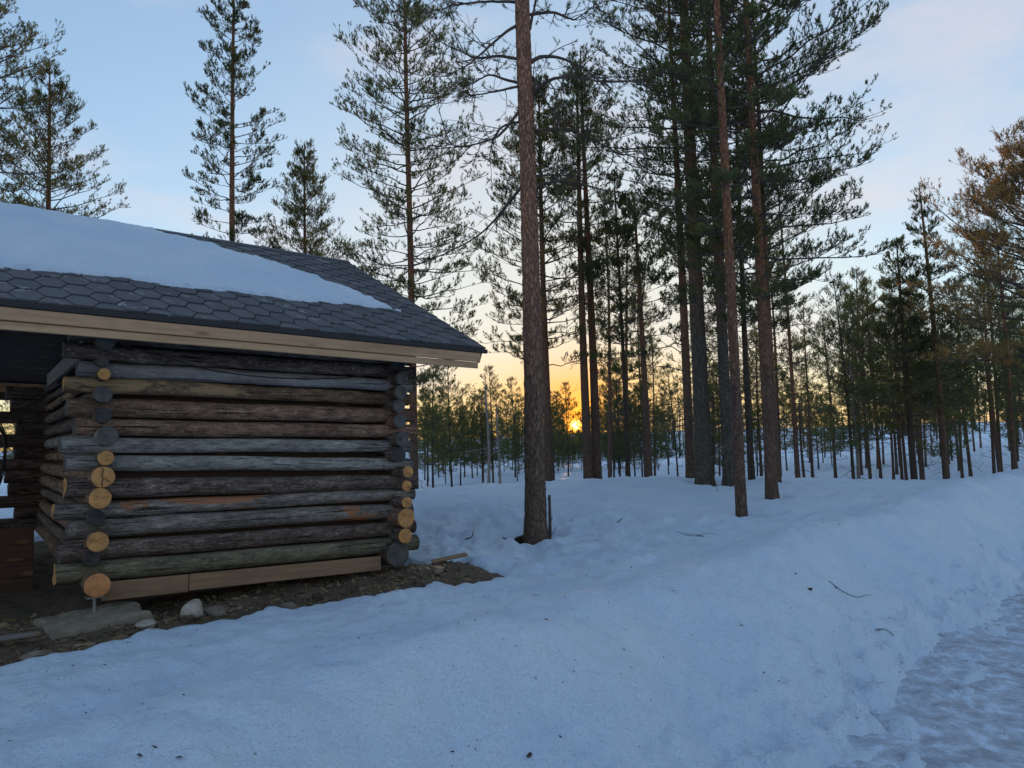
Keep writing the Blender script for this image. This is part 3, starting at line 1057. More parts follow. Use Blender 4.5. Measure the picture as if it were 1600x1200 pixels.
P = spline([(0.1, -0.3, 2.37), (0.35, -0.14, 2.33), (0.8, -0.075, 2.22), (1.3, -0.07, 2.17), (1.9, -0.07, 2.18), (2.35, -0.12, 2.24), (2.7, -0.35, 2.31)], 40)
V, F = tubes(P[None], np.full((1, 40), 0.005), 6)
link('eave_cable', mesh_np('eave_cable', V, [F], [M_CABLE]), shelter)

XW = Matrix.Translation((P0[0], P0[1], 0)) @ Matrix.Rotation(math.atan2(0.6, 0.8), 4, 'Z')


def world(u, v, z):
    return XW @ Vector((u, v, z))


# coil of wire hanging in the open bay
cc = world(-0.60, 4.5, 1.62)
loops = []
for k in range(6):
    a = np.linspace(0, 2 * math.pi, 41) + k
    rx_, rz_ = 0.17 + 0.012 * math.sin(k * 2.1), 0.44 + 0.02 * math.cos(k * 1.3)
    P = np.stack([rx_ * np.cos(a), 0.02 * np.sin(a * 2 + k) + 0.012 * k, rz_ * np.sin(a) - 0.02 * k + 0.03 * np.cos(a * 2)], -1)
    loops.append(P)
V, F = tubes(np.array(loops), np.full((6, 41), 0.007), 5)
link('wire_coil', mesh_np('wire_coil', V, [F], [M_CABLE]), label='black wire hung in loops at the back of the open bay', cat='wire', loc=cc, rot=(0, 0, 0.4))
# board partition low in the open bay
pan = link('board_partition', None, label='low dark red-brown board partition inside the open bay', cat='partition')
pan.matrix_world = Matrix.Translation(world(-2.6, 1.75, 0.30)) @ Matrix.Rotation(math.atan2(0.6, 0.8), 4, 'Z')
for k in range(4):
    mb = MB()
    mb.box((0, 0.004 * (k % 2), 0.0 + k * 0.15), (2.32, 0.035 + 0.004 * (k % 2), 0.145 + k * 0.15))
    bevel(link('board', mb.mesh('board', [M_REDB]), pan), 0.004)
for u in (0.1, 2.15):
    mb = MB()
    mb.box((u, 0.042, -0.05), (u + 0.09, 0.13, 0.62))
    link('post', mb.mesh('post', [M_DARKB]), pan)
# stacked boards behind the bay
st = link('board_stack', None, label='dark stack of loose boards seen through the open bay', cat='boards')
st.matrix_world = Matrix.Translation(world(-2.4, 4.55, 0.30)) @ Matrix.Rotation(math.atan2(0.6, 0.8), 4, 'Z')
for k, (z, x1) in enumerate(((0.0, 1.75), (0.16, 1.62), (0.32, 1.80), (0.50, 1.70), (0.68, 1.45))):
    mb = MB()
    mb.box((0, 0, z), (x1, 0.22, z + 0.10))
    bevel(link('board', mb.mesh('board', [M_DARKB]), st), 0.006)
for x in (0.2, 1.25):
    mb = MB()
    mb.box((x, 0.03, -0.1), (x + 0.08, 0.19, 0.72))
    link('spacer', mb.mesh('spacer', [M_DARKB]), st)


def rock(name, loc, size, seed, mat, label=None, cat=None, group=None, sub=3, flat=0.6):
    rg = np.random.default_rng(seed)
    import bmesh
    bm = bmesh.new()
    bmesh.ops.create_icosphere(bm, subdivisions=sub, radius=1)
    dirs = rg.normal(size=(9, 3))
    dirs /= np.linalg.norm(dirs, axis=1)[:, None]
    lim = rg.uniform(0.62, 0.9, 9)
    for v in bm.verts:
        p = np.array(v.co)
        for d, l in zip(dirs, lim):
            t = p @ d
            if t > l:
                p = p - d * (t - l) * 0.92
        p = p * (1 + 0.05 * float(perlin(p[0] * 3 + seed, p[1] * 3 + p[2] * 2, seed % 7)))
        v.co = p * np.array(size)
    me = bpy.data.meshes.new(name)
    bm.to_mesh(me)
    bm.free()
    me.materials.append(mat)
    return link(name, me, None, label, cat, group, loc=loc, rot=(0, 0, rg.uniform(0, 6)))

# ------------------------------------------------------------------ pines
def unit(v):
    return v / (np.linalg.norm(v, axis=-1, keepdims=True) + 1e-9)


def needle_tris(p, a, ln, g, NN, nl, nw):
    """bottle-brush shoots: p (n,3) base, a (n,3) axis, ln (n,) length"""
    n = len(p)
    ref = np.where(np.abs(a[:, 2:3]) > 0.8, np.array([1.0, 0, 0]), np.array([0, 0, 1.0]))
    s1 = unit(np.cross(a, ref))
    s2 = np.cross(a, s1)
    t = g.uniform(0.0, 1.0, (n, NN))
    ph = g.uniform(0, 2 * math.pi, (n, NN))
    th = g.uniform(0.55, 1.2, (n, NN)) * (1 - 0.5 * t)
    d = (a[:, None] * np.cos(th)[..., None] + (s1[:, None] * np.cos(ph)[..., None] + s2[:, None] * np.sin(ph)[..., None]) * np.sin(th)[..., None])
    b = p[:, None] + a[:, None] * (ln[:, None] * t)[..., None]
    side = unit(np.cross(d, g.normal(size=(n, NN, 3))))
    L_ = nl * g.uniform(0.75, 1.2, (n, NN, 1))
    w = nw * 0.5
    V = np.stack([b - side * w, b + side * w, b + d * L_], 2).reshape(-1, 3)
    F = np.arange(len(V)).reshape(-1, 3)
    return V, F


def twig_set(p, d, ln, g, m=4, up=0.25, wob=0.12):
    """polylines starting at p along d, bending up; returns (n,m,3)"""
    n = len(p)
    t = np.linspace(0, 1, m)
    bend = np.zeros((n, 3))
    bend[:, 2] = up
    bend += g.normal(0, wob, (n, 3))
    return p[:, None] + (d[:, None] * t[None, :, None] + bend[:, None] * (t ** 2)[None, :, None]) * ln[:, None, None]


def sample(P, f):
    """points and tangents on polylines P (n,m,3) at fraction f (n,)"""
    m = P.shape[1]
    x = np.clip(f, 0, 0.9999) * (m - 1)
    i = x.astype(int)
    r = (x - i)[:, None]
    k = np.arange(len(P))
    a, b = P[k, i], P[k, i + 1]
    return a + (b - a) * r, unit(b - a)


def trunk_geo(H, r0, g, bend, sides=12, flare=0.35, seed=0, rough=0.0, step=0.35, top=0.012):
    nz = max(8, int(H / step))
    z = np.concatenate([np.array([-0.45, 0.0, 0.06, 0.14, 0.25]), np.linspace(0.4, H, nz)])
    zz = np.clip(z, 0, None)
    rad = top + (r0 - top) * np.clip(1 - zz / H, 0, 1) ** 0.72 * (1 + flare * np.exp(-zz / 0.22))
    cx, cy = bend(z)
    a = np.arange(sides) * 2 * math.pi / sides
    Z, Aa = np.meshgrid(z, a, indexing='ij')
    rr = rad[:, None] * (1 + 0.05 * perlin(Z * 0.8 + seed, np.cos(Aa) + seed, 60) + flare * 0.35 * np.exp(-np.clip(Z, 0, None) / 0.2) * np.sin(Aa * 4 + seed))
    if rough:
        rr = rr + rough * (perlin(Aa * 7 + seed, Z * 6 + np.sin(Aa) * 2, 61) + 0.6 * perlin(Aa * 15, Z * 14, 62)) * np.clip(rad[:, None] / r0, 0.25, 1)
    V = np.stack([cx[:, None] + rr * np.cos(Aa), cy[:, None] + rr * np.sin(Aa), Z], -1)
    n = len(z)
    i = np.arange(n - 1)[:, None] * sides
    j = np.arange(sides)[None, :]
    F = np.stack([i + j, i + (j + 1) % sides, i + sides + (j + 1) % sides, i + sides + j], -1).reshape(-1, 4)
    return V.reshape(-1, 3), F


class Pine:
    """meshes of one pine: trunk, crown of boughs and needles, bare dead branches"""

    def __init__(self, seed, H, r0, cb, Rm, shape='mature', dz=0.30, per=5, sec=8, tuft=4, NN=14, nl=0.06, nw=0.009, tl=0.11,
                 bark=None, ndl=None, dead=10, deadlen=0.7, sides=12, lean=0.0, rough=0.0, step=0.35, flare=0.35, up0=-0.05, up1=0.9, gap=0.0, dead0=1.0, sway=0.12, spread=0.05, zcap=99):
        NN, nw = int(NN * 0.72 + 0.5), nw * 1.22
        g = np.random.default_rng(seed)
        ph = g.uniform(0, 6, 4)
        bend = lambda z: (sway * np.sin(np.asarray(z) * 0.35 + ph[0]) * np.asarray(z) / H + lean * np.asarray(z) - sway * 0 , sway * np.sin(np.asarray(z) * 0.3 + ph[1]) * np.asarray(z) / H)
        V, F = trunk_geo(H, r0, g, bend, sides, flare, seed % 50, rough, step)
        self.trunk = mesh_np('trunk', V, [F], [bark])
        # first-order boughs in whorls
        zz, az, ln = [], [], []
        z = cb
        while z < H - 0.12:
            t = (z - cb) / (H - cb)
            if shape == 'mature':
                prof = (0.55 + 0.45 * min(1, t / 0.22)) * (1 - max(0, (t - 0.35) / 0.65)) ** 0.75 + 0.06
            elif shape == 'column':
                prof = (0.75 + 0.25 * min(1, t / 0.3)) * (1 - max(0, (t - 0.45) / 0.55) ** 1.6) * 0.95 + 0.06
            else:
                prof = (1 - t) ** 0.85 + 0.05
            a0 = g.uniform(0, 6.28)
            k = per + g.integers(-1, 2) - (1 if t > 0.75 else 0)
            for q in range(max(2, k)):
                if g.random() < gap:
                    continue
                zz.append(z + g.uniform(-0.09, 0.09))
                az.append(a0 + q * 6.283 / k + g.uniform(-0.35, 0.35))
                ln.append(Rm * prof * g.choice([g.uniform(0.75, 1.15), g.uniform(0.45, 0.8)], p=[0.7, 0.3]))
            z += dz * g.uniform(0.75, 1.25) * (1.0 - 0.35 * t)
        zz, az, ln = map(np.array, (zz, az, ln))
        t = (zz - cb) / (H - cb)
        up = up0 + (up1 - up0) * t ** 1.3 + g.normal(0, 0.13, len(t))
        bx, by = bend(zz)
        st = np.stack([bx, by, zz], -1)
        d = unit(np.stack([np.cos(az), np.sin(az), up], -1))
        m = 7
        P = twig_set(st, d, ln, g, m, 0.13, 0.06)
        P[:, 1:-1] += g.normal(0, 0.012, (len(P), m - 2, 3)) * ln[:, None, None]
        rb = np.clip(0.0085 * ln + 0.005, 0.005, 0.026)
        rad = rb[:, None] * (1 - 0.85 * np.linspace(0, 1, m))[None]
        mb = MB()
        V, F = tubes(P, rad, 5)
        mb.add(V, F, 0)
        self.boughs = P
        # second order
        idx = np.repeat(np.arange(len(P)), sec)
        f = g.uniform(0.22, 1.0, len(idx)) ** 0.8
        keep = g.random(len(idx)) < np.clip(ln[idx] / (0.6 * Rm) + 0.08, 0.2, 1)
        keep &= (zz[idx] < zcap) | (g.random(len(idx)) < 0.22)
        idx, f = idx[keep], f[keep]
        p2, tan = sample(P[idx], f)
        sd_ = g.choice([-1, 1], len(idx))
        hor = unit(np.cross(tan, np.array([0, 0, 1.0]))) * sd_[:, None]
        ang = g.uniform(0.5, 1.1, len(idx))
        d2 = unit(tan * np.cos(ang)[:, None] + hor * np.sin(ang)[:, None] + np.array([0, 0, 0.2]) + g.normal(0, 0.18, (len(idx), 3)))
        l2 = np.clip(ln[idx] * g.uniform(0.16, 0.36, len(idx)) * (1.15 - 0.6 * f), 0.09, 0.55)
        P2 = twig_set(p2, d2, l2, g, 4, 0.28, 0.12)
        V, F = tubes(P2, np.array([0.0075, 0.0055, 0.004, 0.003])[None] * np.ones((len(P2), 1)), 3)
        mb.add(V, F, 0)
        # shoots along twigs and at the bough tips
        i3 = np.repeat(np.arange(len(P2)), tuft)
        f3 = 1 - g.uniform(0, 0.72, len(i3)) ** 1.1
        p3, t3 = sample(P2[i3], f3)
        d3 = unit(t3 * 0.7 + g.normal(0, 0.40, (len(i3), 3)) + np.array([0, 0, 0.75]))
        off = g.normal(0, 1, (len(i3), 3)) * np.array([1, 1, 0.6]) * spread + np.array([0, 0, 0.5 * spread])
        V, F = tubes(np.stack([p3, p3 + off], 1), np.full((len(p3), 2), 0.0032), 3)
        mb.add(V, F, 0)
        p3 = p3 + off
        q3, tt = sample(P, np.full(len(P), 0.99))
        q4, tt4 = sample(P, np.full(len(P), 0.86))
        p3 = np.concatenate([p3, q3, q4, P2[:, -1]])
        d3 = np.concatenate([d3, unit(tt + np.array([0, 0, 0.3])), unit(tt4 + g.normal(0, 0.4, tt4.shape) + np.array([0, 0, 0.6])), unit(P2[:, -1] - P2[:, -2] + np.array([0, 0, 0.03]))])
        l3 = tl * g.uniform(0.6, 1.25, len(p3))
        # top shoot
        tx, ty = bend(np.array([H]))
        p3 = np.concatenate([p3, np.array([[tx[0], ty[0], H - 0.05 - 0.07 * k] for k in range(4)])])
        d3 = np.concatenate([d3, np.tile([[0, 0, 1.0]], (4, 1))])
        l3 = np.concatenate([l3, np.full(4, tl * 1.5)])
        V, F = needle_tris(p3, d3, l3, g, NN, nl, nw)
        mb.add(V, F, 1)
        self.crown = mb.mesh('crown', [M_BRANCH, ndl])
        self.dead = None
        if dead:
            zd = g.uniform(dead0, cb + 0.3, dead)
            ad = g.uniform(0, 6.28, dead)
            bx, by = bend(zd)
            ld = deadlen * g.uniform(0.4, 1.3, dead)
            d = unit(np.stack([np.cos(ad), np.sin(ad), g.uniform(-0.35, 0.3, dead)], -1))
            Pd = twig_set(np.stack([bx, by, zd], -1), d, ld, g, 7, -0.12, 0.15)
            Pd[:, 1:] += g.normal(0, 0.03, (dead, 6, 3)) * ld[:, None, None]
            mb = MB()
            V, F = tubes(Pd, np.clip(0.013 * ld, 0.005, 0.014)[:, None] * (1 - 0.8 * np.linspace(0, 1, 7))[None], 4)
            mb.add(V, F)
            i2 = np.repeat(np.arange(dead), 3)
            pp, tt = sample(Pd[i2], g.uniform(0.3, 0.95, len(i2)))
            d2 = unit(tt + g.normal(0, 0.6, tt.shape))
            V, F = tubes(twig_set(pp, d2, ld[i2] * g.uniform(0.2, 0.45, len(i2)), g, 4, -0.1, 0.2), np.full((len(i2), 4), 0.0035), 3)
            mb.add(V, F)
            self.dead = mb.mesh('bare_branches', [M_BRANCH])

    def place(self, name, x, y, label, cat='tree', group=None, rot=0.0, s=1.0, zoff=-0.05, sz=None, tilt=(0, 0)):
        z = zs(x, y) + zoff
        o = link(name, None, None, label, cat, group, loc=(x, y, z), rot=(tilt[0], tilt[1], rot))
        o.scale = (s, s, sz or s)
        link('trunk', self.trunk, o)
        link('crown', self.crown, o)
        if self.dead:
            link('bare_branches', self.dead, o, kind='stuff')
        return o


GB = 'pines standing round the shelter'
# --- B: tall pine behind the right corner of the shelter
pB = Pine(11, 16.8, 0.115, 3.2, 2.0, 'column', 0.38, 5, 10, 4, 20, 0.065, 0.013, 0.10, M_BARK_R, M_NDL, 8, 1.0, up0=-0.10, up1=0.75, gap=0.1, sway=0.05, zcap=14.8)
pB.place('pine_tree', -2.62, 19.0, 'tall slim pine whose trunk stands just right of the log wall corner', group=GB, rot=0.5)
# --- C: slim pine above the roof
pC = Pine(12, 16.6, 0.115, 4.0, 1.3, 'column', 0.38, 4, 8, 4, 18, 0.065, 0.013, 0.10, M_BARK_R, M_NDL, 6, 0.7, up0=-0.12, up1=0.8, gap=0.1, sway=0.03, zcap=15.2)
pC.place('pine_tree', -7.75, 20.0, 'tall narrow pine rising alone above the middle of the snowy roof', group=GB, rot=1.0)
# --- D: lower bushy pine above the roof
pD = Pine(13, 11.4, 0.10, 2.8, 2.7, 'young', 0.28, 6, 12, 4, 17, 0.060, 0.011, 0.09, M_BARK_R, M_NDL_O, 5, 0.8, sway=0.05, up0=0.0)
pD.place('pine_tree', -6.25, 22.0, 'shorter broad pine with a pointed top above the right part of the roof', group=GB, rot=2.0)
# --- E: pine at the left
pE = Pine(14, 13.2, 0.13, 3.5, 1.85, 'column', 0.36, 5, 9, 5, 17, 0.060, 0.011, 0.09, M_BARK_R, M_NDL_O, 5, 0.8, sway=0.06, up0=-0.05)
pE.place('pine_tree', -13.0, 20.0, 'pointed pine above the left end of the snowy roof', group=GB, rot=0.3)
# --- F: pine at the left border
pE.place('pine_tree', -13.1, 17.2, 'dense pine cut off by the left edge of the picture', group=GB, rot=3.6, s=1.15)
# --- G: pine right behind the large one
pG = Pine(16, 9.9, 0.105, 3.0, 1.75, 'mature', 0.34, 5, 9, 5, 17, 0.060, 0.011, 0.09, M_BARK_R, M_NDL_O, 6, 0.9, sway=0.04)
pG.place('pine_tree', 0.82, 17.0, 'reddish slender pine close behind the large pine trunk', group=GB, rot=0.2)
# --- knoll group
GK = 'pines on the snowy knoll'
pH = Pine(17, 10.6, 0.115, 5.0, 1.35, 'mature', 0.42, 4, 8, 4, 18, 0.058, 0.012, 0.08, M_BARK_R, M_NDL, 9, 0.9, sway=0.05, gap=0.1)
pH.place('pine_tree', 1.72, 17.0, 'left trunk of the close pair of pines beside the rising sun', group=GK, rot=0.9, s=0.96)
pH.place('pine_tree', 1.95, 17.2, 'right and thicker trunk of the close pair of pines beside the rising sun', group=GK, rot=3.3, s=1.02)
pI = Pine(18, 7.4, 0.06, 2.7, 1.15, 'mature', 0.40, 3, 8, 4, 18, 0.058, 0.012, 0.08, M_BARK_Y, M_NDL, 10, 0.7, sway=0.05)
pI.place('pine_tree', 2.65, 17.0, 'thin dark pine between the close pair and the leaning trunk right of the sun', group=GK, rot=0.0)
pJ = Pine(19, 6.7, 0.095, 3.4, 1.4, 'mature', 0.40, 3, 9, 4, 18, 0.058, 0.012, 0.08, M_BARK_R, M_NDL, 9, 1.1, sway=0.06)
pJ.place('pine_tree', 3.05, 16.6, 'medium pine with a forked low bough right of the sun', group=GK, rot=1.2)
pK = Pine(20, 11.5, 0.10, 4.0, 1.3, 'mature', 0.44, 4, 8, 4, 18, 0.058, 0.012, 0.08, M_BARK_R, M_NDL, 10, 0.9, sway=0.04)
pK.place('pine_tree', 3.58, 14.8, 'slim dark pine touching the thickest lichened trunk on its left', group=GK, rot=0.4)
pL = Pine(21, 14.5, 0.160, 4.2, 2.0, 'mature', 0.42, 4, 11, 6, 20, 0.052, 0.010, 0.075, M_BARK_G, M_NDL, 14, 1.1, zcap=10.2, sides=40, rough=0.009, step=0.07, sway=0.03, up0=-0.1, up1=0.6)
pL.place('pine_tree', 3.55, 13.6, 'thickest pine of the knoll group with green lichen on its lower trunk', group=GK, rot=0.0)
pM = Pine(22, 13.2, 0.112, 3.6, 1.5, 'mature', 0.50, 4, 8, 6, 20, 0.052, 0.010, 0.075, M_BARK_G, M_NDL, 12, 1.0, zcap=10.2, sides=32, rough=0.008, step=0.08, sway=0.03, up0=-0.1, up1=0.6)
pM.place('pine_tree', 3.95, 13.4, 'straight lichened pine just right of the thickest trunk', group=GK, rot=2.0)
pN = Pine(23, 11.8, 0.075, 4.0, 1.15, 'mature', 0.50, 3, 8, 6, 20, 0.052, 0.010, 0.075, M_BARK_R, M_NDL, 12, 0.9, zcap=10.2, sides=28, rough=0.006, step=0.08, sway=0.03, up0=-0.1, up1=0.6)
pN.place('pine_tree', 3.03, 9.8, 'slender pine standing nearest on the open snow of the knoll', group=GK, rot=1.0)
pO = Pine(24, 12.6, 0.092, 3.1, 1.95, 'mature', 0.34, 5, 11, 6, 20, 0.052, 0.010, 0.075, M_BARK_R, M_NDL, 12, 1.0, zcap=10.2, sides=32, rough=0.007, step=0.08, sway=0.04, up0=-0.12, up1=0.6)
pO.place('pine_tree', 4.05, 11.5, 'rightmost knoll pine with long boughs reaching out to the right', group=GK, rot=0.4)
pK.place('pine_tree', 5.03, 14.0, 'slim pine half hidden behind the rightmost knoll pine', group=GK, rot=2.4, s=0.85)
pI.place('pine_tree', 4.75, 14.6, 'thin dark pine between the two right knoll pines', group=GK, rot=2.9, s=1.15)
# --- right wood
GR = 'pines along the right side of the picture'
pR1 = Pine(31, 7.5, 0.10, 1.9, 1.9, 'young', 0.30, 5, 10, 4, 18, 0.058, 0.012, 0.08, M_BARK_Y, M_NDL_O, 6, 0.8, sway=0.04, lean=-0.012)
pR1.place('pine_tree', 11.3, 20.6, 'dense cone-shaped olive pine left of the tall thin pine at right', group=GR, rot=0.2)
pR2 = Pine(32, 9.1, 0.10, 2.7, 1.35, 'young', 0.34, 4, 8, 4, 18, 0.058, 0.012, 0.08, M_BARK_R, M_NDL, 8, 0.8, sway=0.04, lean=-0.02)
pR2.place('pine_tree', 12.15, 20.5, 'tall thin pine with a spiky top at right', group=GR, rot=0.1)
pR3 = Pine(33, 7.3, 0.12, 2.3, 2.5, 'mature', 0.28, 6, 13, 5, 13, 0.075, 0.012, 0.13, M_BARK_R, M_NDL_SUNTINT, 5, 0.8, sway=0.04)
pR3.place('pine_tree', 11.6, 15.6, 'pine crown with sunlight painted golden-brown into its needles, cut off by the right edge of the picture', group=GR, rot=0.7)
# --- young stock, shared by the many trees of the wood
pV = [Pine(41, 6.0, 0.055, 0.9, 1.45, 'young', 0.34, 5, 7, 2, 10, 0.10, 0.017, 0.16, M_BARK_Y, M_NDL_O, 6, 0.6, sides=7),
      Pine(42, 7.2, 0.065, 1.6, 1.45, 'mature', 0.36, 5, 7, 2, 10, 0.10, 0.017, 0.16, M_BARK_Y, M_NDL, 8, 0.7, sides=7),
      Pine(43, 8.6, 0.085, 3.0, 1.4, 'mature', 0.40, 4, 7, 2, 10, 0.09, 0.016, 0.14, M_BARK_R, M_NDL_O, 10, 0.8, sides=8),
      Pine(44, 9.4, 0.085, 2.4, 1.3, 'column', 0.38, 5, 7, 2, 10, 0.09, 0.016, 0.14, M_BARK_R, M_NDL, 10, 0.8, sides=8),
      Pine(45, 9.0, 0.07, 3.4, 1.15, 'mature', 0.42, 4, 7, 3, 10, 0.075, 0.014, 0.12, M_BARK_R, M_NDL_O, 12, 0.8, sides=8, gap=0.15)]

# --- A: the large pine, its boughs built one by one
BOUGHS = [[(-0.1, 0.0, 7.23), (-0.41, -0.1, 7.18), (-0.82, -0.2, 7.13), (-1.05, -0.3, 7.01)], [(-0.1, 0.0, 6.46), (-0.35, 0.1, 6.56), (-0.62, 0.2, 6.59), (-0.84, 0.3, 6.72), (-1.12, 0.4, 6.91), (-1.22, 0.5, 7.06)], [(-0.11, 0.0, 6.91), (-0.27, -0.12, 6.74), (-0.51, -0.25, 6.46), (-0.74, -0.38, 6.17), (-0.98, -0.5, 5.95)], [(-0.09, 0.0, 6.14), (-0.27, 0.07, 6.22), (-0.48, 0.15, 6.33), (-0.65, 0.22, 6.29), (-0.85, 0.3, 6.22)], [(-0.1, 0.0, 5.78), (-0.25, -0.12, 5.54), (-0.39, -0.24, 5.35), (-0.61, -0.36, 5.22), (-0.88, -0.48, 5.13), (-1.14, -0.6, 5.17)], [(-0.11, 0.0, 4.77), (-0.28, 0.12, 4.6), (-0.45, 0.24, 4.44), (-0.71, 0.36, 4.23), (-1.1, 0.48, 4.07), (-1.63, 0.6, 3.9)], [(-0.09, 0.0, 6.1), (-0.36, -0.07, 6.01), (-0.6, -0.13, 5.92), (-0.72, -0.2, 5.85)], [(-0.09, 0.0, 5.63), (-0.33, 0.13, 5.61), (-0.47, 0.27, 5.41), (-0.52, 0.4, 5.21)],
          [(0.05, 0.0, 6.41), (0.19, 0.1, 6.53), (0.39, 0.2, 6.58), (0.63, 0.3, 6.56), (0.81, 0.4, 6.51), (1.07, 0.5, 6.36)], [(0.07, 0.0, 5.98), (0.17, -0.1, 6.04), (0.35, -0.2, 6.08), (0.64, -0.3, 6.02), (0.94, -0.4, 5.89), (1.4, -0.5, 5.84)], [(0.09, 0.0, 5.5), (0.29, 0.08, 5.55), (0.5, 0.16, 5.58), (0.76, 0.24, 5.5), (1.02, 0.32, 5.41), (1.24, 0.4, 5.31)], [(0.1, 0.0, 4.78), (0.34, -0.07, 4.81), (0.61, -0.15, 4.76), (0.96, -0.22, 4.62), (1.22, -0.3, 4.57)], [(0.06, 0.0, 6.86), (0.11, 0.07, 7.12), (0.14, 0.13, 7.33), (0.17, 0.2, 7.73)], [(0.05, 0.0, 7.05), (0.38, 0.12, 7.15), (0.6, 0.25, 7.13), (0.74, 0.38, 7.23), (1.03, 0.5, 7.49)], [(0.08, 0.0, 6.22), (0.21, -0.1, 5.91), (0.37, -0.2, 5.57), (0.46, -0.3, 5.4)], [(0.08, 0.0, 4.91), (0.3, 0.25, 5.02), (0.55, 0.5, 5.11)],
          [(0, 0.05, 6.6), (-0.1, 0.5, 6.75), (-0.05, 1.0, 6.7), (0.1, 1.5, 6.75)], [(0, -0.05, 7.4), (0.1, -0.6, 7.6), (0.2, -1.2, 7.7)], [(-0.05, 0, 7.8), (-0.6, 0.2, 8.0), (-1.2, 0.5, 7.95)], [(0.05, 0, 7.9), (0.6, 0.3, 8.15), (1.2, 0.4, 8.2)]]
gA = np.random.default_rng(77)
zA = zs(*PINE_A) - 0.02
pineA = link('pine_tree', None, None, 'large reddish-barked pine standing alone in a melt hollow beside the shelter', 'tree', GB, loc=(PINE_A[0], PINE_A[1], zA))
bendA = lambda z: (0.0047 * np.asarray(z) + 0.02 * np.sin(np.asarray(z) * 0.5), 0.02 * np.sin(np.asarray(z) * 0.4))
V, F = trunk_geo(17.0, 0.128, gA, bendA, 56, 0.55, 3, 0.010, 0.035)
link('trunk', mesh_np('trunk', V, [F], [M_BARK_A]), pineA)


def bough(pts, r0, nsub, dens, g, scale=1.0):
    P = spline(pts, 16)
    ln = np.linalg.norm(np.diff(P, axis=0), axis=1).sum()
    P[2:] += np.cumsum(g.normal(0, 0.008, (14, 3)), 0) * np.linspace(0.2, 1, 14)[:, None]
    mb = MB()
    V, F = tubes(P[None], (r0 * (1 - 0.82 * np.linspace(0, 1, 16)))[None], 8)
    mb.add(V, F, 0)
    Pn = np.repeat(P[None], nsub, 0)
    f = np.clip(g.uniform(0.22, 1.0, nsub), 0, 0.995)
    p2, tan = sample(Pn, f)
    d2 = unit(tan * 0.7 + g.normal(0, 0.55, (nsub, 3)) + np.array([0, 0, 0.05]))
    l2 = np.clip(ln * g.uniform(0.18, 0.45, nsub), 0.14, 0.55) * scale
    P2 = twig_set(p2, d2, l2, g, 6, g.uniform(-0.2, 0.4), 0.35)
    V, F = tubes(P2, (r0 * 0.32 * (1 - 0.7 * np.linspace(0, 1, 6)))[None] * np.ones((nsub, 1)), 5)
    mb.add(V, F, 0)
    n3 = nsub * 4
    P2r = np.repeat(P2, 4, 0)
    p3, t3 = sample(P2r, g.uniform(0.25, 1, n3))
    d3 = unit(t3 + g.normal(0, 0.6, (n3, 3)))
    P3 = twig_set(p3, d3, g.uniform(0.06, 0.22, n3) * scale, g, 5, 0.2, 0.3)
    V, F = tubes(P3, (0.0042 * (1 - 0.5 * np.linspace(0, 1, 5)))[None] * np.ones((n3, 1)), 4)
    mb.add(V, F, 0)
    tip = np.concatenate([P3[:, -1], P2[:, -1]])
    dirs = np.concatenate([unit(P3[:, -1] - P3[:, -2]), unit(P2[:, -1] - P2[:, -2])])
    k = g.random(len(tip)) < dens
    tip, dirs = tip[k], dirs[k]
    dirs = unit(dirs + np.array([0, 0, 0.35]))
    V, F = needle_tris(tip - dirs * 0.03, dirs, g.uniform(0.05, 0.10, len(tip)), g, 30, 0.05, 0.0055)
    mb.add(V, F, 1)
    return mb.mesh('bough', [M_BRANCH, M_NDL])


for k, pts in enumerate(BOUGHS):
    pts = [(x + 0.055, y, z - zA) for x, y, z in pts]
    link('bough', bough(pts, (0.030 if k in (8, 9, 10) else 0.022) * (0.85 if k in (6, 7, 14, 15) else 1), 12, 0.5, gA), pineA)
crA = Pine(78, 17.0, 0.12, 8.3, 2.1, 'mature', 0.42, 5, 9, 3, 18, 0.07, 0.010, 0.12, M_BARK_A, M_NDL, 0, zcap=0, sway=0.02, lean=0.0047)
link('crown', crA.crown, pineA)
# thin dead stem beside the large pine
zz = np.linspace(-0.2, 0.72, 14)
P = np.stack([0.012 * np.sin(zz * 3) + 0.01 * zz, 0.01 * np.cos(zz * 4), zz], -1)
sap = link('dead_sapling', None, None, 'thin dead stem standing close against the right side of the large pine', 'tree', loc=(0.405, 8.99, zs(0.405, 8.99)))
V, F = tubes(P[None], np.linspace(0.026, 0.016, 14)[None], 8)
link('trunk', mesh_np('trunk', V, [F], [M_BRANCH]), sap)
mb = MB()
pp, tt = sample(np.repeat(P[None], 4, 0), np.linspace(0.45, 0.9, 4))
V, F = tubes(twig_set(pp, unit(gA.normal(0, 1, (4, 3)) + np.array([0, 0, 0.4])), gA.uniform(0.05, 0.12, 4), gA, 5, 0.1, 0.3), np.full((4, 5), 0.004), 4)
mb.add(V, F)
link('twigs', mb.mesh('twigs', [M_BRANCH]), sap, kind='stuff')

# --- the wood behind
rw = random.Random(21)


ORD = ('first second third fourth fifth sixth seventh eighth ninth tenth eleventh twelfth thirteenth fourteenth fifteenth sixteenth seventeenth '
       'eighteenth nineteenth twentieth twenty-first twenty-second twenty-third twenty-fourth twenty-fifth twenty-sixth twenty-seventh twenty-eighth twenty-ninth thirtieth').split()


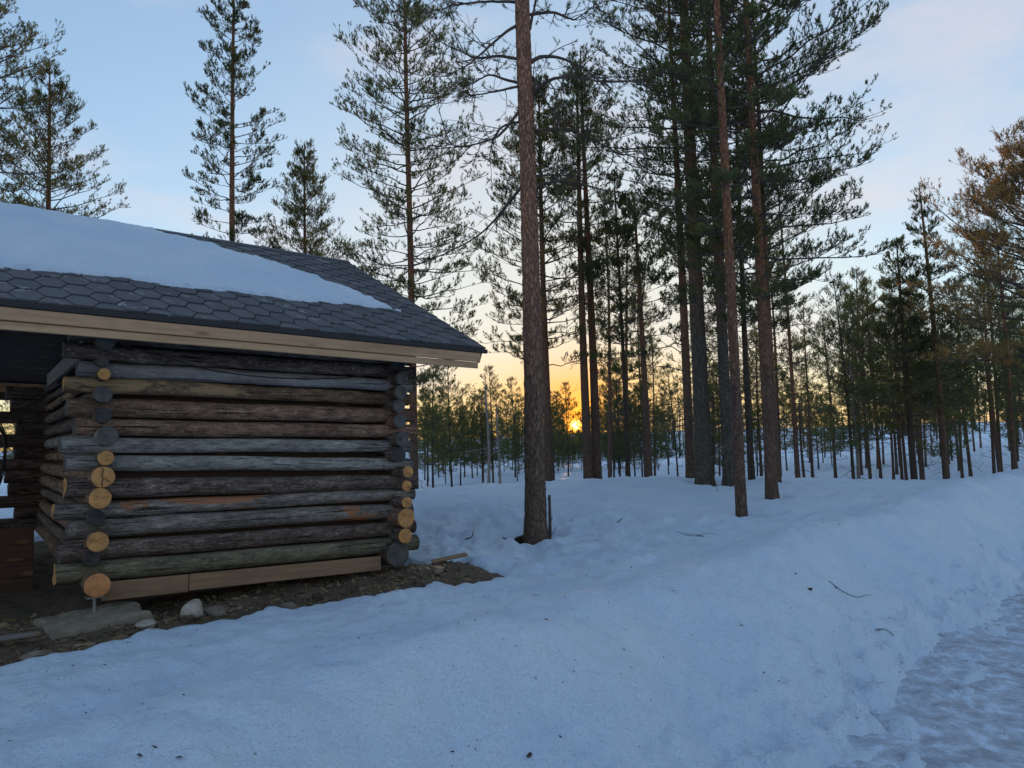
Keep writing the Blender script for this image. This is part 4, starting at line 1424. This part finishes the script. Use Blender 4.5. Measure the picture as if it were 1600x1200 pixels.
def wood(n, px0, px1, y0, y1, kinds, s0, s1, where, what, group, avoid=()):
    done = []
    tries = 0
    while len(done) < n and tries < n * 40:
        tries += 1
        px = rw.uniform(px0, px1)
        Y = y0 + (y1 - y0) * rw.random() ** 1.15
        X = (px - 800) / 1130 * Y + 0.0
        if any(abs(px - a) < b for a, b in avoid) or any(math.hypot(X - a, Y - b) < 0.75 for a, b, _ in done):
            continue
        s, q = road_sq(X, Y)
        if -6 < s < 2.5:
            continue
        done.append((X, Y, px))
    done.sort(key=lambda d: d[1])
    third = max(1, (len(done) + 2) // 3)
    for r_, row in enumerate(('front', 'middle', 'back')):
        for k, (X, Y, px) in enumerate(sorted(done[r_ * third:(r_ + 1) * third], key=lambda d: d[2])):
            sc_ = rw.uniform(s0, s1)
            lab = '%s %s from the left in the %s row %s' % (ORD[k], what, row, where)
            pV[rw.choice(kinds)].place('pine_tree', X, Y, lab, group=group, rot=rw.uniform(0, 6.28), s=sc_, sz=sc_ * rw.uniform(0.9, 1.12),
                                       tilt=(R(rw.uniform(-1.5, 1.5)), R(rw.uniform(-1.5, 1.5))))


wood(34, 660, 842, 31, 52, (0, 0, 1), 0.45, 0.74, 'between shelter and large pine', 'young pine', 'young pines left of the sun')
wood(26, 846, 1062, 29, 54, (0, 1, 1), 0.42, 0.7, 'round the sun', 'backlit pine', 'young pines round the sun', avoid=((899, 13),))
wood(16, 862, 992, 42.5, 48, (0,), 0.36, 0.43, 'low under the sun', 'little pine', 'little pines under the sun')  # low row added to keep the sun off the road bank
wood(10, 848, 1240, 19.5, 36, (2, 4, 4, 4), 0.75, 1.05, 'just behind the knoll', 'slim tall pine', 'slim pines behind the knoll', avoid=((899, 16),))
wood(32, 1062, 1335, 25, 52, (0, 0, 1, 2), 0.5, 0.85, 'behind the knoll', 'young pine', 'young pines behind the knoll')
wood(54, 1325, 1660, 20, 50, (1, 2, 3, 4, 4), 0.68, 0.95, 'of the right wood', 'slender pine', 'pines of the right wood')
wood(7, -70, 70, 26, 44, (0, 1), 0.6, 0.85, 'seen through the open bay', 'small pine', 'pines behind the shelter')
pV[0].place('pine_tree', -3.25, 29.0, 'dark bushy young pine directly right of the shelter wall', group='young pines left of the sun', s=0.86)

# dead standing stems
for (X, Y, Hh, r, lab, seed) in ((-1.0, 28.0, 4.6, 0.065, 'bare pale grey snag rising above the thicket left of the large pine', 1),
                                 (-0.62, 29.0, 3.6, 0.05, 'shorter pale dead stem just right of the taller snag', 2),
                                 (8.55, 21.5, 3.1, 0.05, 'dark dead little tree with drooping twigs on the snow right of the knoll', 3),
                                 (10.6, 22.5, 4.2, 0.06, 'thin pale dead stem at the left border of the right wood', 4)):
    g = np.random.default_rng(500 + seed)
    o = link('dead_tree', None, None, lab, 'tree', 'dead stems', loc=(X, Y, zs(X, Y) - 0.03))
    ph = g.uniform(0, 6)
    V, F = trunk_geo(Hh, r, g, lambda z: (0.04 * np.sin(np.asarray(z) * 1.1 + ph), 0.03 * np.sin(np.asarray(z) * 0.9)), 10, 0.2, seed)
    link('trunk', mesh_np('trunk', V, [F], [M_PALEW if seed != 3 else M_BRANCH]), o)
    nb = 22
    zb = g.uniform(0.5 if seed == 3 else 1.2, Hh, nb)
    ab = g.uniform(0, 6.28, nb)
    mb = MB()
    Pd = twig_set(np.stack([0 * zb, 0 * zb, zb], -1), unit(np.stack([np.cos(ab), np.sin(ab), g.uniform(-0.3, 0.2, nb)], -1)), g.uniform(0.25, 0.8, nb) * (1.1 - 0.85 * zb / Hh), g, 6, -0.25, 0.2)
    V, F = tubes(Pd, np.linspace(0.010, 0.004, 6)[None] * np.ones((nb, 1)), 4)
    mb.add(V, F)
    link('bare_branches', mb.mesh('bare_branches', [M_PALEW if seed != 3 else M_BRANCH]), o, kind='stuff')

# far wood: reads as one mass
g = np.random.default_rng(900)
mb = MB()
nf = 480
Yr = 58 + 75 * g.random(nf) ** 0.8
An = g.uniform(-0.95, 0.95, nf)
An[:90] = g.uniform(math.atan(45 / 1130), math.atan(175 / 1130), 90)
pxs = 800 + 1130 * np.tan(An)
for k in range(nf):
    X, Y = Yr[k] * math.tan(An[k]), Yr[k]
    s, q = road_sq(X, Y)
    if -7 < s < 2:
        continue
    Hh = g.uniform(3.5, 6.6) if k >= 90 and abs(pxs[k] - 899) > 26 else g.uniform(1.5, 2.2)
    z0 = float(snow_z(np.array([X]), np.array([Y]), False)[0])
    b = np.array([X, Y, z0])
    V, F = tubes((b + np.array([[0, 0, -0.3], [g.normal(0, 0.1), 0, Hh * 0.5], [g.normal(0, 0.15), 0, Hh]]))[None], np.array([[0.09, 0.06, 0.015]]), 5)
    mb.add(V, F, 0)
    nt_ = 80
    t = g.random(nt_) ** 0.9
    cbf = g.uniform(0.12, 0.4)
    zc = Hh * (cbf + (1 - cbf) * t)
    rr = (1 - t * 0.9) * Hh * 0.17 * g.random(nt_) ** 0.5 + 0.05
    a = g.uniform(0, 6.28, nt_)
    p = b + np.stack([rr * np.cos(a), rr * np.sin(a), zc], -1)
    d = unit(np.stack([np.cos(a), np.sin(a), g.uniform(0.0, 0.8, nt_)], -1))
    V, F = needle_tris(p, d, np.full(nt_, 0.25), g, 5, 0.22, 0.06)
    mb.add(V, F, 1)
link('far_wood', mb.mesh('far_wood', [M_BRANCH, M_NDL_O]), kind='stuff', label='far pine wood closing the view behind the snow field', cat='wood')

# ------------------------------------------------------------------ small things on the ground
def zsoil(x, y):
    return float(soil_z(np.array([x]), np.array([y]))[0])


def on_soil(u, v, dz=0.0):
    w = world(u, v, 0)
    return (w.x, w.y, zsoil(w.x, w.y) + dz)


# concrete footing under the corner
import bmesh
bm = bmesh.new()
bmesh.ops.create_cube(bm, size=1)
bmesh.ops.subdivide_edges(bm, edges=bm.edges[:], cuts=4, use_grid_fill=True)
for v in bm.verts:
    x, y, z = v.co
    k = 1 - 0.16 * (z + 0.5)
    v.co = Vector((x * 0.72 * k + 0.02 * math.sin(y * 9), y * 0.55 * k + 0.02 * math.sin(x * 11), z * 0.22 + 0.012 * math.sin(x * 13 + y * 7)))
me = bpy.data.meshes.new('concrete_footing')
bm.to_mesh(me)
bm.free()
me.materials.append(M_CONC)
w = world(-0.03, -0.20, 0.30)
o = link('concrete_footing', me, label='rough concrete footing under the left corner of the shelter', cat='footing', loc=w, rot=(R(2), R(-3), math.atan2(0.6, 0.8) + 0.12))
bevel(o, 0.02, 2)

rock('stone', on_soil(0.55, -0.62, 0.05), (0.115, 0.085, 0.085), 5, M_STONE, 'largest pale stone lying at the edge of the snow', 'stone', 'stones beside the shelter')
rock('stone', on_soil(0.72, -0.50, 0.035), (0.13, 0.08, 0.055), 8, M_STONE2, 'brown stone just behind the largest pale stone', 'stone', 'stones beside the shelter')
rock('stone', on_soil(0.22, -0.72, 0.015), (0.065, 0.05, 0.03), 9, M_STONE, 'flat pale stone between the footing and the largest stone', 'stone', 'stones beside the shelter')
rock('stone', on_soil(-0.42, -0.95, 0.02), (0.085, 0.05, 0.03), 10, M_STONE2, 'flat brown stone on the soil at the lower left', 'stone', 'stones beside the shelter')
rock('stone', on_soil(1.25, -0.62, 0.02), (0.07, 0.05, 0.04), 12, M_STONE2, 'small stone below the middle of the skirt plank', 'stone', 'stones beside the shelter')
rock('stone', on_soil(2.55, -0.72, 0.03), (0.05, 0.04, 0.03), 14, M_STONE2, 'brown stone on the bare soil by the right corner', 'stone', 'stones beside the shelter')


def scrap(loc, size, rot, label, mat):
    mb = MB()
    mb.box((-size[0] / 2, -size[1] / 2, 0), (size[0] / 2, size[1] / 2, size[2]))
    o = link('board_scrap', mb.mesh('board_scrap', [mat]), None, label, 'wood scrap', 'board scraps', loc=loc, rot=rot)
    bevel(o, 0.004)
    return o


scrap(on_soil(2.85, -0.42, 0.03), (0.34, 0.07, 0.022), (R(6), R(-7), R(20)), 'brown board scrap leaning at the edge of the bare soil', M_PLANK)
scrap(on_soil(2.62, -0.62, 0.03), (0.10, 0.06, 0.018), (R(15), R(8), R(80)), 'short pale board offcut on the bare soil by the right corner', M_FASCIA)
scrap(on_soil(-0.75, -0.55, 0.05), (0.75, 0.10, 0.022), (R(-4), R(2), R(40)), 'long grey-blue board lying on the soil at the left edge', M_GREYB)
scrap(on_soil(1.55, -0.45, 0.02), (0.10, 0.05, 0.03), (R(4), R(10), R(10)), 'small dark wood block under the skirt plank', M_DARKB)

# loose bark and chips
g = np.random.default_rng(31)
n = 5200
u = g.uniform(-2.2, 3.1, n)
v = -1.35 + 1.75 * g.random(n) ** 0.9
X = P0[0] + u * WA[0] + v * WB[0]
Y = P0[1] + u * WA[1] + v * WB[1]
k = bare_d(X, Y) < -0.02
X, Y = X[k], Y[k]
n = len(X)
Z = soil_z(X, Y) + 0.006
c = np.stack([X, Y, Z], -1)
a = unit(g.normal(0, 1, (n, 3)) * np.array([1, 1, 0.35]))
b = unit(np.cross(a, g.normal(0, 1, (n, 3)) * np.array([0.4, 0.4, 1])))
l = 0.008 + 0.030 * g.random((n, 1)) ** 3
w_ = l * g.uniform(0.15, 0.6, (n, 1))
up = np.array([0, 0, 0.006])
V = np.stack([c - a * l - b * w_, c + a * l - b * w_, c + a * l * 0.8 + b * w_, c - a * l * 0.9 + b * w_, c + up], 1).reshape(-1, 3)
i5 = np.arange(n)[:, None] * 5
F = np.concatenate([i5 + np.array([[0, 1, 4]]), i5 + np.array([[1, 2, 4]]), i5 + np.array([[2, 3, 4]]), i5 + np.array([[3, 0, 4]])])
link('bark_chips', mesh_np('bark_chips', V, [F], [M_CHIP], smooth=False), kind='stuff', label='bark flakes and wood chips strewn on the bare soil', cat='litter')

# moss round the foot of the large pine
g = np.random.default_rng(32)
n = 2200
aa = g.uniform(2.2, 4.7, n)
rr = 0.14 + 0.24 * g.random(n)
X = PINE_A[0] + rr * np.cos(aa) * 1.1
Y = PINE_A[1] + rr * np.sin(aa) * 0.8
Z = snow_z(X, Y) + 0.006 + 0.13 * sm(0.42, 0.16, rr)
d = unit(g.normal(0, 0.5, (n, 3)) + np.array([0, 0, 1.0]))
V, F = needle_tris(np.stack([X, Y, Z], -1), d, np.full(n, 0.02), g, 5, 0.035, 0.008)
link('moss', mesh_np('moss', V, [F], [M_MOSS], smooth=False), kind='stuff', label='dark moss in the melt hollow at the foot of the large pine', cat='moss')

# needles and bark crumbs on the snow
g = np.random.default_rng(33)
n = 900
an = g.uniform(-0.72, 0.72, n)
r = 2.4 + 14 * g.random(n) ** 1.5
X, Y = r * np.sin(an), r * np.cos(an)
cl = perlin(X * 0.9, Y * 0.9, 70) + 0.3 * g.random(n)
s, q = road_sq(X, Y)
k = (bare_d(X, Y) > 0.2) & (cl > -0.05) & (s > -0.2)
X, Y = X[k], Y[k]
n = len(X)
c = np.stack([X, Y, snow_z(X, Y) + 0.003], -1)
a = unit(g.normal(0, 1, (n, 3)) * np.array([1, 1, 0.25]))
b = unit(np.cross(a, np.array([0, 0, 1.0])))
l = 0.004 + 0.012 * g.random((n, 1)) ** 4
w_ = np.maximum(0.0012, l * g.uniform(0.08, 0.45, (n, 1)))
V = np.stack([c - a * l - b * w_, c + a * l - b * w_, c + a * l + b * w_, c - a * l * 0.9 + b * w_, c + np.array([0, 0, 0.005])], 1).reshape(-1, 3)
i5 = np.arange(n)[:, None] * 5
F = np.concatenate([i5 + np.array([[0, 1, 4]]), i5 + np.array([[1, 2, 4]]), i5 + np.array([[2, 3, 4]]), i5 + np.array([[3, 0, 4]])])
link('needle_litter', mesh_np('needle_litter', V, [F], [M_TWIG], smooth=False), kind='stuff', label='needles and bark crumbs scattered over the snow', cat='litter')


def twig(pts, r, label, forks=(), mat=M_TWIG):
    P = spline([(x, y, zs(x, y) + h) for x, y, h in pts], 18)
    o = P[0].copy()
    mb = MB()
    V, F = tubes((P - o)[None], np.linspace(r, r * 0.45, 18)[None], 6)
    mb.add(V, F)
    for f, dx, dy, dz in forks:
        a = P[int(f * 17)] - o
        Q = np.array([a + np.array([dx, dy, dz]) * t + np.array([0, 0, 0.02 * math.sin(t * 3)]) for t in np.linspace(0, 1, 6)])
        V, F = tubes(Q[None], np.linspace(r * 0.7, r * 0.3, 6)[None], 5)
        mb.add(V, F)
    link('fallen_twig', mb.mesh('fallen_twig', [mat], True), None, label, 'twig', 'twigs lying on the snow', loc=tuple(o))


TW = [
    ([(1.95, 7.60, 0.01), (1.80, 7.62, 0.05), (1.70, 7.75, 0.09)], 0.004, 'forked twig sticking up from the snow in front of the knoll trunks', ((0.3, 0.22, 0.0, 0.01), (0.1, -0.18, 0.05, 0.0))),
    ([(1.10, 9.6, 0.015), (1.28, 9.55, 0.02), (1.36, 9.62, 0.03), (1.42, 9.7, 0.05)], 0.009, 'dark bent stick on the snow right of the large pine', ()),
    ([(2.42, 5.72, 0.01), (2.50, 5.68, 0.012), (2.60, 5.66, 0.008), (2.70, 5.70, 0.012), (2.78, 5.78, 0.02)], 0.0032, 'long thin curved twig high on the road bank', ()),
    ([(2.52, 5.22, 0.012), (2.60, 5.24, 0.018), (2.68, 5.20, 0.01)], 0.004, 'short bowed twig on the road bank below the long curved one', ()),
    ([(-0.6, 8.6, 0.01), (-0.52, 8.6, 0.06), (-0.5, 8.62, 0.12)], 0.009, 'short upright stub in the trampled snow left of the large pine', ()),
]
for a in TW:
    twig(*a)


def cone(x, y, s, label, rot):
    rock('bark_piece', (x, y, zs(x, y) + s * 0.25), (s, s * 0.45, s * 0.35), int(x * 100 + y * 10) % 97, M_TWIG, label, 'bark', 'bark pieces on the snow', 2)


cone(2.12, 5.35, 0.035, 'dark bark piece on the road bank below the curved twig', 0)
cone(2.10, 5.55, 0.016, 'tiny bark crumb just above the dark bark piece on the bank', 0)
cone(0.028, 3.06, 0.022, 'dark cone-like piece on the snow at the bottom of the picture', 0)
cone(3.55, 13.0, 0.06, 'dark bark lump at the foot of the thickest knoll pine', 0)
cone(2.42, 5.60, 0.014, 'bark crumb lying on the long curved twig', 0)

# bare shrub leaning out of the snow in front of the right wood
g = np.random.default_rng(44)
for (X, Y, lab, nb, ln) in ((10.1, 19.3, 'bare leaning shrub on the snow in front of the right wood', 26, 1.3), (4.1, 19.2, 'small leafless shrub between trunks right of the sun', 16, 0.8)):
    nb_ = nb
    az = g.uniform(2.2, 4.2, nb_) if X > 8 else g.uniform(0, 6.28, nb_)
    P = twig_set(np.zeros((nb_, 3)) + g.normal(0, 0.08, (nb_, 3)) * np.array([1, 1, 0]), unit(np.stack([np.cos(az), np.sin(az), g.uniform(0.25, 1.0, nb_)], -1)), ln * g.uniform(0.5, 1.1, nb_), g, 7, -0.15, 0.25)
    mb = MB()
    V, F = tubes(P, np.linspace(0.012, 0.004, 7)[None] * np.ones((nb_, 1)), 4)
    mb.add(V, F)
    i2 = np.repeat(np.arange(nb_), 4)
    pp, tt = sample(P[i2], g.uniform(0.3, 1, len(i2)))
    V, F = tubes(twig_set(pp, unit(tt + g.normal(0, 0.5, tt.shape)), g.uniform(0.1, 0.4, len(i2)), g, 4, 0.05, 0.3), np.full((len(i2), 4), 0.0045), 3)
    mb.add(V, F)
    link('bare_shrub', mb.mesh('bare_shrub', [M_BRANCH]), None, lab, 'shrub', loc=(X, Y, zs(X, Y) - 0.03))
